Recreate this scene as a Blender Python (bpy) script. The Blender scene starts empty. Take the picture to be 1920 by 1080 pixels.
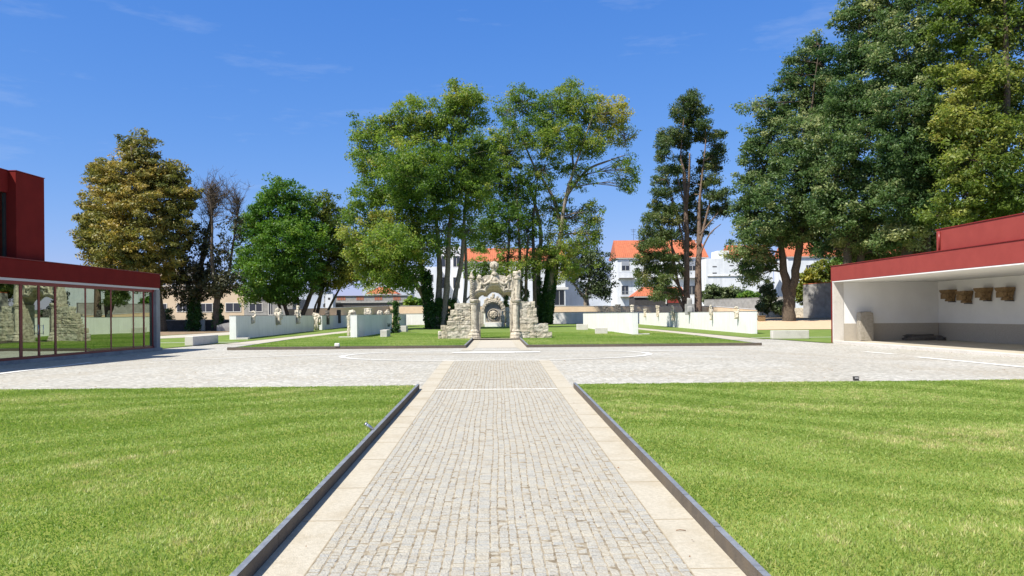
import bpy, math, random
import numpy as np
from mathutils import Vector, Matrix
C = bpy.context.scene
col = C.collection
rng = np.random.default_rng(7)
random.seed(7)
R = math.radians

# ------------------------------------------------------------------ camera
EYE = 1.75
FPX = 1500.0                       # focal length in pixels of the 1920 wide photograph
YAW, ROLL, HOR = R(1.146), 0.0080, 590.0
F_ = Vector((math.sin(YAW), math.cos(YAW), 0)); R0 = Vector((math.cos(YAW), -math.sin(YAW), 0)); Z_ = Vector((0, 0, 1))
cr = R0 * math.cos(ROLL) - Z_ * math.sin(ROLL)
cu = R0 * math.sin(ROLL) + Z_ * math.cos(ROLL)
cd = bpy.data.cameras.new('camera'); cam = bpy.data.objects.new('camera', cd); col.objects.link(cam)
cd.sensor_width = 36; cd.lens = FPX / 1920 * 36; cd.shift_y = (HOR - 540) / 1920
cd.clip_start = 0.1; cd.clip_end = 4000
m = Matrix((cr, cu, -F_)).transposed().to_4x4(); m.translation = Vector((0, 0, EYE)); cam.matrix_world = m
C.camera = cam

def W(px, py, D):
    u = (px - 960) / FPX; v = (HOR - py) / FPX
    return Vector((0, 0, EYE)) + (F_ + cr * u + cu * v) * D
def G(px, py, z=0.0):
    u = (px - 960) / FPX; v = (HOR - py) / FPX
    d = F_ + cr * u + cu * v
    return Vector((0, 0, EYE)) + d * ((z - EYE) / d.z)

# ------------------------------------------------------------------ light
SUNV = Vector((-0.56, -0.47, 1.0)).normalized()
w = bpy.data.worlds.new('World'); C.world = w; w.use_nodes = True
nt = w.node_tree; nt.nodes.clear()
sky = nt.nodes.new('ShaderNodeTexSky'); sky.sky_type = 'NISHITA'; sky.sun_disc = False
sky.sun_elevation = math.asin(SUNV.z); sky.sun_rotation = math.atan2(SUNV.x, SUNV.y)
sky.altitude = 100; sky.air_density = 1.0; sky.dust_density = 0.35; sky.ozone_density = 3.0
bg = nt.nodes.new('ShaderNodeBackground'); bg.inputs[1].default_value = 0.10
wo = nt.nodes.new('ShaderNodeOutputWorld')
tc = nt.nodes.new('ShaderNodeTexCoord')
mp = nt.nodes.new('ShaderNodeMapping'); mp.inputs['Scale'].default_value = (2.2, 2.2, 11.0); mp.inputs['Location'].default_value = (0.35, 0.1, 0.2)
nz = nt.nodes.new('ShaderNodeTexNoise'); nz.inputs['Scale'].default_value = 2.3; nz.inputs['Detail'].default_value = 6; nz.inputs['Roughness'].default_value = 0.62
rp = nt.nodes.new('ShaderNodeValToRGB'); rp.color_ramp.elements[0].position = 0.57; rp.color_ramp.elements[1].position = 0.85
rp.color_ramp.elements[0].color = (0, 0, 0, 1); rp.color_ramp.elements[1].color = (0.22, 0.22, 0.22, 1)
mx = nt.nodes.new('ShaderNodeMixRGB'); mx.inputs[2].default_value = (5.0, 5.4, 6.0, 1)
sp = nt.nodes.new('ShaderNodeSeparateColor'); cb = nt.nodes.new('ShaderNodeCombineColor')
for i_, (k_, g_) in enumerate(((.385, 1.20), (.88, .75), (2.52, .43))):       # film response of the sky
    pw = nt.nodes.new('ShaderNodeMath'); pw.operation = 'POWER'; pw.inputs[1].default_value = g_
    mu = nt.nodes.new('ShaderNodeMath'); mu.operation = 'MULTIPLY'; mu.inputs[1].default_value = k_
    nt.links.new(sp.outputs[i_], pw.inputs[0]); nt.links.new(pw.outputs[0], mu.inputs[0]); nt.links.new(mu.outputs[0], cb.inputs[i_])
L = nt.links.new
L(tc.outputs['Generated'], mp.inputs[0]); L(mp.outputs[0], nz.inputs[0]); L(nz.outputs[0], rp.inputs[0])
L(sky.outputs[0], sp.inputs[0]); L(rp.outputs[0], mx.inputs[0]); sx = nt.nodes.new('ShaderNodeSeparateXYZ'); mr_ = nt.nodes.new('ShaderNodeMapRange'); mr_.inputs[1].default_value = .38; mr_.inputs[2].default_value = .62
mh = nt.nodes.new('ShaderNodeMixRGB'); L(tc.outputs['Generated'], sx.inputs[0]); L(sx.outputs[2], mr_.inputs[0]); L(mr_.outputs[0], mh.inputs[0])
L(cb.outputs[0], mh.inputs[1]); L(sky.outputs[0], mh.inputs[2]); L(mh.outputs[0], mx.inputs[1]); L(mx.outputs[0], bg.inputs[0]); L(bg.outputs[0], wo.inputs[0])
sd = bpy.data.lights.new('sun', 'SUN'); sun = bpy.data.objects.new('sun', sd); col.objects.link(sun)
sd.energy = 4.6; sd.angle = R(0.53); sd.color = (1.0, 0.955, 0.87)
sun.rotation_euler = (-SUNV).to_track_quat('-Z', 'Y').to_euler(); sun.location = (0, 0, 60)
vs = C.view_settings; vs.view_transform = 'Standard'; vs.look = 'None'; vs.gamma = 1; vs.exposure = 0.72
C.render.engine = 'CYCLES'
C.cycles.max_bounces = 8; C.cycles.transparent_max_bounces = 12

# ------------------------------------------------------------------ helpers
class MB:
    def __init__(s): s.v = []; s.f = []; s.sm = []; s.c = []
    def add(s, v, f, smooth=False, c=0.5):
        o = len(s.v); s.v += [tuple(p) for p in v]; s.f += [[i + o for i in q] for q in f]
        s.sm += [smooth] * len(f); s.c += [c] * len(v); return s
    def box(s, x0, x1, y0, y1, z0, z1, c=0.5):
        v = [(x0,y0,z0),(x1,y0,z0),(x1,y1,z0),(x0,y1,z0),(x0,y0,z1),(x1,y0,z1),(x1,y1,z1),(x0,y1,z1)]
        return s.add(v, [(0,3,2,1),(4,5,6,7),(0,1,5,4),(1,2,6,5),(2,3,7,6),(3,0,4,7)], False, c)
    def bbox(s, x0, x1, y0, y1, z0, z1, b=0.01, c=0.5):       # chamfered box
        if x0 > x1: x0, x1 = x1, x0
        if y0 > y1: y0, y1 = y1, y0
        X = (x0, x0+b, x1-b, x1); Y = (y0, y0+b, y1-b, y1); Zs = (z0, z0+b, z1-b, z1)
        import itertools
        v = []; idx = {}
        def P(i, j, k):
            if (i,j,k) not in idx: idx[(i,j,k)] = len(v); v.append((X[i], Y[j], Zs[k]))
            return idx[(i,j,k)]
        f = [[P(1,1,0),P(1,2,0),P(2,2,0),P(2,1,0)],[P(1,1,3),P(2,1,3),P(2,2,3),P(1,2,3)],
             [P(1,0,1),P(2,0,1),P(2,0,2),P(1,0,2)],[P(1,3,1),P(1,3,2),P(2,3,2),P(2,3,1)],
             [P(0,1,1),P(0,1,2),P(0,2,2),P(0,2,1)],[P(3,1,1),P(3,2,1),P(3,2,2),P(3,1,2)]]
        for a in (0, 3):
            A = 1 if a == 0 else 2
            for bb in (0, 3):
                B = 1 if bb == 0 else 2
                f.append([P(1,a,B),P(2,a,B),P(2,A,bb),P(1,A,bb)]); f.append([P(a,1,B),P(a,2,B),P(A,2,bb),P(A,1,bb)])
                f.append([P(a,B,1),P(a,B,2),P(A,bb,2),P(A,bb,1)])
                for k in (0, 3):
                    K = 1 if k == 0 else 2
                    f.append([P(a,B,K),P(A,bb,K),P(A,B,k)])
        return s.add(v, f, False, c)
    def stone(s, cx, cy, cz, sx, sy, sz, n=3, rough=0.06, rnd=0.25, seed=0, c=0.5, rot=None):
        # rounded block, surface knocked about
        g = random.Random(seed * 7919 + 13)
        ph = [g.uniform(0, 9) for _ in range(9)]
        vs_, fs, idx = [], [], {}
        def P(a, b, cc):
            k = (a, b, cc)
            if k in idx: return idx[k]
            p = Vector((a / n * 2 - 1, b / n * 2 - 1, cc / n * 2 - 1))
            q = p.normalized() * 1.15
            p = p.lerp(q, rnd)
            r = rough * (math.sin(p.x*3.1+ph[0])*math.sin(p.y*2.7+ph[1]) + math.sin(p.z*3.7+ph[2])*math.sin(p.x*2.1+ph[3]) + math.sin(p.y*7+ph[4]+p.z*6)*.6) + g.uniform(-1, 1) * rough * .45
            p = p * (1 + r)
            p = Vector((p.x*sx/2, p.y*sy/2, p.z*sz/2))
            if rot is not None: p = rot @ p
            idx[k] = len(vs_); vs_.append((cx+p.x, cy+p.y, cz+p.z)); return idx[k]
        for i in range(n):
            for j in range(n):
                fs.append([P(i,j,0),P(i,j+1,0),P(i+1,j+1,0),P(i+1,j,0)]); fs.append([P(i,j,n),P(i+1,j,n),P(i+1,j+1,n),P(i,j+1,n)])
                fs.append([P(i,0,j),P(i+1,0,j),P(i+1,0,j+1),P(i,0,j+1)]); fs.append([P(i,n,j),P(i,n,j+1),P(i+1,n,j+1),P(i+1,n,j)])
                fs.append([P(0,i,j),P(0,i,j+1),P(0,i+1,j+1),P(0,i+1,j)]); fs.append([P(n,i,j),P(n,i+1,j),P(n,i+1,j+1),P(n,i,j+1)])
        return s.add(vs_, fs, rnd > 0.15, c)
    def lathe(s, prof, cx=0, cy=0, cz=0, n=14, c=0.5, smooth=True, flute=0.0):
        v, f = [], []
        for r, z in prof:
            for i in range(n):
                a = 2*math.pi*i/n; rr = r * (1 + (flute if i % 2 else -flute))
                v.append((cx + rr*math.cos(a), cy + rr*math.sin(a), cz + z))
        for k in range(len(prof)-1):
            for i in range(n):
                j = (i+1) % n; f.append([k*n+i, k*n+j, (k+1)*n+j, (k+1)*n+i])
        f.append(list(range(n))[::-1]); f.append([(len(prof)-1)*n+i for i in range(n)])
        return s.add(v, f, smooth, c)
    def tube(s, pts, rad, n=6, c=0.5, wob=0.0):
        pts = [Vector(p) for p in pts]
        if isinstance(rad, (int, float)): rad = [rad]*len(pts)
        v, f = [], []; prev = None
        for i, p in enumerate(pts):
            t = (pts[min(i+1, len(pts)-1)] - pts[max(i-1, 0)])
            if t.length < 1e-6: t = Vector((0,0,1))
            t.normalize()
            ref = prev if prev is not None else (Vector((1,0,0)) if abs(t.x) < .9 else Vector((0,1,0)))
            a = (ref - t*ref.dot(t)).normalized(); prev = a; b = t.cross(a)
            for k in range(n):
                an = 2*math.pi*k/n; rr = rad[i]*(1 + wob*math.sin(k*2.3+i*1.7)); v.append(p + (a*math.cos(an)+b*math.sin(an))*rr)
        for i in range(len(pts)-1):
            for k in range(n):
                j = (k+1) % n; f.append([i*n+k, i*n+j, (i+1)*n+j, (i+1)*n+k])
        f.append(list(range(n))[::-1]); f.append([(len(pts)-1)*n+k for k in range(n)])
        return s.add(v, f, True, c)
    def prism(s, poly, y0, y1, c=0.5, axis='y'):              # polygon in (x,z) extruded along y
        n = len(poly)
        if axis == 'y': v = [(p[0], y0, p[1]) for p in poly] + [(p[0], y1, p[1]) for p in poly]
        elif axis == 'x': v = [(y0, p[0], p[1]) for p in poly] + [(y1, p[0], p[1]) for p in poly]
        else: v = [(p[0], p[1], y0) for p in poly] + [(p[0], p[1], y1) for p in poly]
        f = [list(range(n)), [i+n for i in range(n)][::-1]] + [[i, i+n, (i+1) % n+n, (i+1) % n] for i in range(n)]
        return s.add(v, f, False, c)
    def build(s, name, mat, parent=None, loc=None, rotz=0, recalc=True):
        me = bpy.data.meshes.new(name)
        me.from_pydata(s.v, [], s.f)
        if recalc:
            import bmesh
            b = bmesh.new(); b.from_mesh(me); bmesh.ops.recalc_face_normals(b, faces=b.faces); b.to_mesh(me); b.free()
        me.polygons.foreach_set('use_smooth', s.sm)
        at = me.attributes.new('tint', 'FLOAT', 'POINT'); at.data.foreach_set('value', s.c)
        me.materials.append(mat); me.update()
        o = bpy.data.objects.new(name, me); col.objects.link(o)
        if parent: o.parent = parent
        if loc is not None: o.location = loc
        o.rotation_euler.z = rotz
        return o

def npmesh(name, V, Fq, mat, tint=None, parent=None, smooth=False):
    """V (n,3); Fq (m,k) all faces k-gons"""
    me = bpy.data.meshes.new(name); nv, (nf, k) = len(V), Fq.shape
    me.vertices.add(nv); me.vertices.foreach_set('co', np.ascontiguousarray(V, dtype=np.float32).ravel())
    me.loops.add(nf*k); me.loops.foreach_set('vertex_index', np.ascontiguousarray(Fq, dtype=np.int32).ravel())
    me.polygons.add(nf); me.polygons.foreach_set('loop_start', np.arange(0, nf*k, k, dtype=np.int32))
    me.polygons.foreach_set('use_smooth', np.full(nf, smooth))
    me.update(calc_edges=True)
    if tint is not None:
        at = me.attributes.new('tint', 'FLOAT', 'POINT'); at.data.foreach_set('value', np.ascontiguousarray(tint, dtype=np.float32))
    me.materials.append(mat)
    o = bpy.data.objects.new(name, me); col.objects.link(o)
    if parent: o.parent = parent
    return o
_tex = {}
def weather(o, sub=2, strength=.05, size=.2):
    k = round(size, 3)
    if k not in _tex:
        t = bpy.data.textures.new('erosion', 'CLOUDS'); t.noise_scale = size; t.noise_depth = 3; _tex[k] = t
    if sub:
        m_ = o.modifiers.new('cuts', 'SUBSURF'); m_.subdivision_type = 'SIMPLE'; m_.levels = sub; m_.render_levels = sub
    d = o.modifiers.new('erosion', 'DISPLACE'); d.texture = _tex[k]; d.texture_coords = 'GLOBAL'; d.strength = strength; d.mid_level = .5
    return o
def tag(o, label=None, cat=None, group=None, kind=None):
    if label: o['label'] = label
    if cat: o['category'] = cat
    if group: o['group'] = group
    if kind: o['kind'] = kind
    return o
def struct(o): o['kind'] = 'structure'; return o
def empty(name, loc, rz=0, label=None, cat=None, group=None):
    e = bpy.data.objects.new(name, None); col.objects.link(e); e.location = loc; e.rotation_euler.z = rz; e.empty_display_size = .3
    return tag(e, label, cat, group)

# ------------------------------------------------------------------ materials
def mat(name, base, rough=0.8, var=None, scale=3.0, bump=0.0, bscale=20.0, detail=6, dirt=None, dscale=0.6, damt=0.5, tint=None, spec=0.3, metal=0.0, strk=None):
    mt = bpy.data.materials.new(name); mt.use_nodes = True; n = mt.node_tree; b = n.nodes['Principled BSDF']
    b.inputs['Roughness'].default_value = rough; b.inputs['Metallic'].default_value = metal
    b.inputs['Specular IOR Level'].default_value = spec
    tc = n.nodes.new('ShaderNodeTexCoord'); src = tc.outputs['Object']
    cur = None
    rgb = n.nodes.new('ShaderNodeRGB'); rgb.outputs[0].default_value = (*base, 1); cur = rgb.outputs[0]
    def mixc(a, bcol, facsock):
        x = n.nodes.new('ShaderNodeMixRGB'); n.links.new(facsock, x.inputs[0]); n.links.new(a, x.inputs[1])
        x.inputs[2].default_value = (*bcol, 1); return x.outputs[0]
    def noise(sc, det=5, ro=0.6, lo=0.35, hi=0.65, vec=None):
        z = n.nodes.new('ShaderNodeTexNoise'); z.inputs['Scale'].default_value = sc; z.inputs['Detail'].default_value = det; z.inputs['Roughness'].default_value = ro
        n.links.new(vec if vec is not None else src, z.inputs['Vector'])
        r = n.nodes.new('ShaderNodeMapRange'); r.inputs[1].default_value = lo; r.inputs[2].default_value = hi; n.links.new(z.outputs[0], r.inputs[0]); return r.outputs[0]
    def scl(sock, k):
        x = n.nodes.new('ShaderNodeMath'); x.operation = 'MULTIPLY'; x.inputs[1].default_value = k; n.links.new(sock, x.inputs[0]); return x.outputs[0]
    if var: cur = mixc(cur, var, noise(scale, detail))
    if tint:
        at = n.nodes.new('ShaderNodeAttribute'); at.attribute_name = 'tint'
        cur = mixc(cur, tint, at.outputs['Fac'])
    if dirt: cur = mixc(cur, dirt, scl(noise(dscale, 8, .7, .48, .75), damt))
    if strk:
        mp = n.nodes.new('ShaderNodeMapping'); mp.inputs['Scale'].default_value = (1, 1, .08); n.links.new(src, mp.inputs[0])
        cur = mixc(cur, strk[0], scl(noise(strk[1], 5, .6, .5, .72, mp.outputs[0]), strk[2]))
    n.links.new(cur, b.inputs['Base Color'])
    if bump:
        z = n.nodes.new('ShaderNodeTexNoise'); z.inputs['Scale'].default_value = bscale; z.inputs['Detail'].default_value = 6; n.links.new(src, z.inputs['Vector'])
        bp = n.nodes.new('ShaderNodeBump'); bp.inputs['Strength'].default_value = bump; bp.inputs['Distance'].default_value = 0.03
        n.links.new(z.outputs[0], bp.inputs['Height']); n.links.new(bp.outputs[0], b.inputs['Normal'])
    return mt

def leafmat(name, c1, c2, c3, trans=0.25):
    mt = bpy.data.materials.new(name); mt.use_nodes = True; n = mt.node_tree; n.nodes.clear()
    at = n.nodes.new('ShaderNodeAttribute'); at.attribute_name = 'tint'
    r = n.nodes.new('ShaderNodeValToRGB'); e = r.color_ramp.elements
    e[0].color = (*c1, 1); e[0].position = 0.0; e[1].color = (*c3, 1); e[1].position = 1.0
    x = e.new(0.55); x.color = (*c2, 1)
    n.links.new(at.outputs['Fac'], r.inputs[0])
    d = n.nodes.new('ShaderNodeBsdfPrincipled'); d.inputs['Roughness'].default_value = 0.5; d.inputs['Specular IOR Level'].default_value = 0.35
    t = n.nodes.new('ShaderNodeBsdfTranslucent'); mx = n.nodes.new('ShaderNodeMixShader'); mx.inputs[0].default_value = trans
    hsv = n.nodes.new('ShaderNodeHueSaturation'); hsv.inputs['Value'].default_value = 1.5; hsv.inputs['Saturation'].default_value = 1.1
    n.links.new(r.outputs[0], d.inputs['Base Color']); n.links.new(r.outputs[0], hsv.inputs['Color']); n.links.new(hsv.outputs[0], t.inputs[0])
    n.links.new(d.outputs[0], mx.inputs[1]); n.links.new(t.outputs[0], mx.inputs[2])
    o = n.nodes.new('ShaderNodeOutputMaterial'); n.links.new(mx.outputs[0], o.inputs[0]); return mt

M = {}
M['plaster'] = mat('white_plaster', (.82,.80,.77), .85, (.76,.74,.71), 1.2, .15, 60, dirt=(.5,.5,.46), dscale=.5, damt=.25, strk=((.52,.51,.47), 3.0, .35))
M['plaster_in'] = mat('inner_plaster', (.80,.79,.76), .85, (.75,.74,.71), .8, .1, 60)
M['dado'] = mat('granite_dado', (.47,.42,.345), .7, (.37,.33,.27), 35, .1, 80)
M['granite'] = mat('granite', (.60,.54,.44), .85, (.44,.39,.31), 5, .5, 22, dirt=(.20,.185,.15), dscale=1.6, damt=.6, tint=(.66,.58,.44))
M['granite_mason'] = mat('granite_masonry', (.62,.565,.465), .85, (.38,.34,.275), 6, .9, 12, dirt=(.12,.10,.075), dscale=3.0, damt=.85, tint=(.50,.43,.32))
M['mortar'] = mat('lime_mortar', (.56,.50,.40), .95, (.45,.39,.30), 6, .4, 25)
M['granite_dark'] = mat('dark_granite', (.17,.15,.125), .8, (.10,.09,.08), 8, .4, 25)
M['bench'] = mat('bench_granite', (.64,.60,.54), .8, (.52,.49,.44), 30, .2, 60, dirt=(.36,.33,.28), dscale=1.5, damt=.5)
M['brown_stone'] = mat('brown_stone', (.30,.195,.09), .8, (.17,.11,.055), 9, .4, 30)
M['red'] = mat('red_cladding', (.19,.017,.013), .8, (.16,.014,.011), 1.5, .05, 90, spec=.12)
M['red_frame'] = mat('red_frame', (.22,.022,.02), .35, spec=.5)
M['red_light'] = mat('paler_red_cladding', (.30,.056,.046), .6, (.265,.048,.040), 1.5, .05, 90, spec=.15)  # paler, less saturated red than the left building's cladding
M['lip'] = mat('pale_metal', (.62,.60,.56), .5)
M['concrete'] = mat('concrete', (.36,.35,.33), .8, (.27,.26,.245), 2, .2, 40, dirt=(.16,.15,.13), dscale=.7, damt=.6)
M['kerb'] = mat('weathered_steel_kerb', (.135,.11,.085), .75, (.095,.08,.065), 12, .2, 50, dirt=(.21,.16,.10), dscale=3, damt=.6)
M['kerb_top'] = mat('kerb_top_sky_tone', (.22,.235,.26), .45, (.15,.16,.18), 14, .2, 50, dirt=(.32,.34,.36), dscale=5, damt=.6, spec=.5)  # sky reflected by the steel top, put into a lighter bluish grey
M['strip'] = mat('pale_granite_strip', (.50,.45,.36), .85, (.41,.37,.29), 26, .25, 70, dirt=(.34,.28,.19), dscale=1.4, damt=.75)
M['line'] = mat('white_marble_line', (.80,.79,.75), .8, (.7,.68,.62), 20, .1, 50)
M['bark'] = mat('bark', (.14,.105,.075), .95, (.07,.055,.04), 6, .8, 12)
M['bark_red'] = mat('reddish_bark', (.22,.155,.115), .95, (.12,.085,.065), 5, .8, 12)
M['bark_grey'] = mat('grey_bark', (.30,.245,.19), .95, (.16,.13,.10), 5, .8, 12)
M['peach'] = mat('peach_wall', (.80,.62,.41), .9, (.74,.55,.36), 1.0, .2, 30, dirt=(.4,.3,.22), dscale=.3, damt=.35)
M['cream'] = mat('cream_house_wall', (.66,.52,.37), .9, (.60,.47,.33), .5, dirt=(.35,.3,.24), dscale=.4, damt=.4)
M['house_white'] = mat('white_house_wall', (.78,.79,.80), .85, (.70,.72,.74), .4, dirt=(.42,.44,.46), dscale=.35, damt=.4, strk=((.4,.42,.44), .8, .5))
M['house_shade'] = mat('shaded_white_house_wall', (.55,.59,.66), .85, (.48,.52,.6), .4, dirt=(.35,.36,.38), dscale=.35, damt=.4)  # white walls in shadow: the bluish shade is put into the colour
M['roof'] = mat('terracotta_tiles', (.50,.155,.075), .8, (.40,.12,.06), 1.2, .6, 6, dirt=(.30,.13,.07), dscale=.35, damt=.45)
M['slate'] = mat('dark_slate', (.075,.07,.068), .8, (.05,.047,.045), 3, .3, 10)
M['window'] = mat('dark_window', (.03,.035,.045), .12, spec=.6)
M['shutter'] = mat('grey_shutter', (.35,.37,.41), .6, (.28,.3,.34), 5)
M['metal'] = mat('brushed_steel', (.6,.61,.63), .3, metal=.9)
M['black'] = mat('black_metal', (.03,.03,.03), .5)
M['earth'] = mat('bare_earth', (.30,.205,.125), .95, (.20,.14,.085), 1.5, .4, 12, dirt=(.09,.10,.045), dscale=.8, damt=.7)
M['sand'] = mat('sandy_path', (.60,.44,.29), .95, (.52,.38,.25), 2, .2, 30)
M['gravel'] = mat('path_gravel', (.50,.455,.375), .95, (.42,.38,.31), 8, .3, 40, dirt=(.4,.35,.28), dscale=.4, damt=.4)
M['grass_sheet'] = mat('turf', (.130,.200,.045), .95, (.20,.245,.07), .7, 1.0, 9, dirt=(.075,.135,.022), dscale=.5, damt=.9, spec=.05)
M['soil'] = mat('turf_soil', (.17,.22,.04), 1, (.23,.25,.065), 3, .5, 30, spec=.05)
M['far_ground'] = mat('far_ground', (.10,.115,.045), 1, (.16,.14,.07), .05, 0)
M['blade'] = leafmat('grass_blade', (.17,.28,.045), (.32,.405,.10), (.56,.50,.24), .42)
M['litter'] = mat('dry_leaf', (.20,.10,.04), .9)
M['ivy'] = leafmat('ivy_leaf', (.018,.05,.008), (.045,.11,.016), (.09,.17,.03), .15)
LM = {
 'autumn': leafmat('autumn_chestnut_leaf', (.06,.085,.016), (.20,.195,.045), (.42,.30,.075), .3),
 'dark':   leafmat('dark_leaf', (.022,.028,.01), (.065,.068,.028), (.19,.13,.06), .18),
 'green':  leafmat('green_leaf', (.04,.11,.014), (.11,.22,.028), (.26,.33,.045), .36),
 'yellow': leafmat('yellowing_leaf', (.06,.10,.015), (.17,.21,.03), (.38,.32,.05), .3),
 'ash':    leafmat('ash_leaf', (.065,.135,.02), (.195,.28,.05), (.42,.38,.09), .5),
 'cedar':  leafmat('cypress_foliage', (.028,.062,.016), (.090,.135,.034), (.22,.21,.07), .3),
 'lime':   leafmat('lime_tree_leaf', (.036,.085,.026), (.115,.18,.055), (.46,.47,.22), .42),
 'lime2':  leafmat('sunny_lime_tree_leaf', (.045,.095,.016), (.165,.22,.04), (.44,.42,.11), .45),
 'bush':   leafmat('bush_leaf', (.035,.06,.02), (.10,.14,.05), (.22,.25,.10), .25),
}
def glassmat(name, tintc, fac=.6, wav=.004):
    mt = bpy.data.materials.new(name); mt.use_nodes = True; n = mt.node_tree; n.nodes.clear()
    g = n.nodes.new('ShaderNodeBsdfGlossy'); g.inputs['Roughness'].default_value = 0.0; g.inputs['Color'].default_value = (*tintc, 1)
    t = n.nodes.new('ShaderNodeBsdfTransparent'); t.inputs[0].default_value = (.34,.42,.36,1)
    mx = n.nodes.new('ShaderNodeMixShader'); mx.inputs[0].default_value = fac
    tcn = n.nodes.new('ShaderNodeTexCoord'); z = n.nodes.new('ShaderNodeTexNoise'); z.inputs['Scale'].default_value = .55; z.inputs['Detail'].default_value = 0
    bp = n.nodes.new('ShaderNodeBump'); bp.inputs['Strength'].default_value = .5; bp.inputs['Distance'].default_value = wav
    n.links.new(tcn.outputs['Object'], z.inputs[0]); n.links.new(z.outputs[0], bp.inputs['Height']); n.links.new(bp.outputs[0], g.inputs['Normal'])
    n.links.new(t.outputs[0], mx.inputs[1]); n.links.new(g.outputs[0], mx.inputs[2])
    o = n.nodes.new('ShaderNodeOutputMaterial'); n.links.new(mx.outputs[0], o.inputs[0]); return mt
M['glass'] = glassmat('window_glass', (.60,.68,.54), .60)
M['glass_teal'] = glassmat('teal_glass', (.45,.75,.62), .85)

def settmat():
    # small granite cubes with pale joints
    mt = bpy.data.materials.new('granite_setts'); mt.use_nodes = True; n = mt.node_tree; b = n.nodes['Principled BSDF']; b.inputs['Roughness'].default_value = .85
    b.inputs['Specular IOR Level'].default_value = .25
    tc = n.nodes.new('ShaderNodeTexCoord'); nz = n.nodes.new('ShaderNodeTexNoise'); nz.inputs['Scale'].default_value = 1.2; nz.inputs['Detail'].default_value = 3
    n.links.new(tc.outputs['Object'], nz.inputs[0])
    mxv = n.nodes.new('ShaderNodeMixRGB'); mxv.inputs[0].default_value = .06; n.links.new(tc.outputs['Object'], mxv.inputs[1]); n.links.new(nz.outputs['Color'], mxv.inputs[2])
    vo = n.nodes.new('ShaderNodeTexVoronoi'); vo.inputs['Scale'].default_value = 11; vo.inputs['Randomness'].default_value = .55; n.links.new(mxv.outputs[0], vo.inputs[0])
    ve = n.nodes.new('ShaderNodeTexVoronoi'); ve.feature = 'DISTANCE_TO_EDGE'; ve.inputs['Scale'].default_value = 11; ve.inputs['Randomness'].default_value = .55; n.links.new(mxv.outputs[0], ve.inputs[0])
    sep = n.nodes.new('ShaderNodeSeparateColor'); n.links.new(vo.outputs['Color'], sep.inputs[0])
    rp = n.nodes.new('ShaderNodeValToRGB'); e = rp.color_ramp.elements; e[0].color = (.33,.325,.295,1); e[1].color = (.575,.565,.52,1); x = e.new(.5); x.color = (.45,.44,.405,1)
    n.links.new(sep.outputs[0], rp.inputs[0])
    mr = n.nodes.new('ShaderNodeMapRange'); mr.inputs[1].default_value = .02; mr.inputs[2].default_value = .10; n.links.new(ve.outputs[0], mr.inputs[0])
    mj = n.nodes.new('ShaderNodeMixRGB'); n.links.new(mr.outputs[0], mj.inputs[0]); mj.inputs[1].default_value = (.40,.36,.29,1); n.links.new(rp.outputs[0], mj.inputs[2])
    big = n.nodes.new('ShaderNodeTexNoise'); big.inputs['Scale'].default_value = .22; big.inputs['Detail'].default_value = 7; big.inputs['Roughness'].default_value = .65; n.links.new(tc.outputs['Object'], big.inputs[0])
    br = n.nodes.new('ShaderNodeMapRange'); br.inputs[1].default_value = .35; br.inputs[2].default_value = .68; n.links.new(big.outputs[0], br.inputs[0])
    mm = n.nodes.new('ShaderNodeMixRGB'); mm.blend_type = 'MULTIPLY'; n.links.new(br.outputs[0], mm.inputs[0]); n.links.new(mj.outputs[0], mm.inputs[1]); mm.inputs[2].default_value = (.86,.83,.78,1)
    n.links.new(mm.outputs[0], b.inputs['Base Color'])
    bp = n.nodes.new('ShaderNodeBump'); bp.inputs['Strength'].default_value = .5; bp.inputs['Distance'].default_value = .012; n.links.new(mr.outputs[0], bp.inputs['Height']); n.links.new(bp.outputs[0], b.inputs['Normal'])
    return mt
M['setts'] = settmat()
M['sett_stone'] = mat('sett_stone', (.33,.325,.305), .85, (.43,.41,.355), 38, .6, 55, tint=(.445,.41,.335), dirt=(.30,.245,.17), dscale=6, damt=.6, spec=.2)
M['joint'] = mat('sand_joint', (.16,.125,.08), 1, (.40,.345,.255), 14)

# ------------------------------------------------------------------ ground
XP = np.array([-50, 5.4, 17.1, 24.5, 30.2, 35.9, 42.4, 60, 1000.]); ZC = np.array([-.45, 0, .165, .335, .25, .165, 0, 0, 0]); ZS = np.array([-.45, 0, .165, .10, .03, 0, 0, 0, 0.])
def sst(t): t = np.clip(t, 0, 1); return t*t*(3-2*t)
def zg(x, y):
    x = np.asarray(x, float); y = np.asarray(y, float)
    zc = np.interp(y, XP, ZC); zs = np.interp(y, XP, ZS)
    w_ = 1 - sst((np.abs(x) - 6) / 8)
    z = zc*w_ + zs*(1-w_)
    z = z + 1.0 * sst((x-24)/7) * sst((y-78)/20)
    return z
def sheet(name, x0, x1, y0, y1, dx, dy, matr, off=0.0, inside=None, zf=None):
    nx = max(1, int(round((x1-x0)/dx))); ny = max(1, int(round((y1-y0)/dy)))
    X, Y = np.meshgrid(np.linspace(x0, x1, nx+1), np.linspace(y0, y1, ny+1)); Z = (zf or zg)(X, Y) + off
    V = np.stack([X, Y, Z], -1).reshape(-1, 3)
    i = np.arange(nx*ny); a = (i//nx)*(nx+1) + i % nx
    Fq = np.stack([a, a+1, a+nx+2, a+nx+1], 1)
    return npmesh(name, V, Fq, matr, smooth=True)
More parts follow.
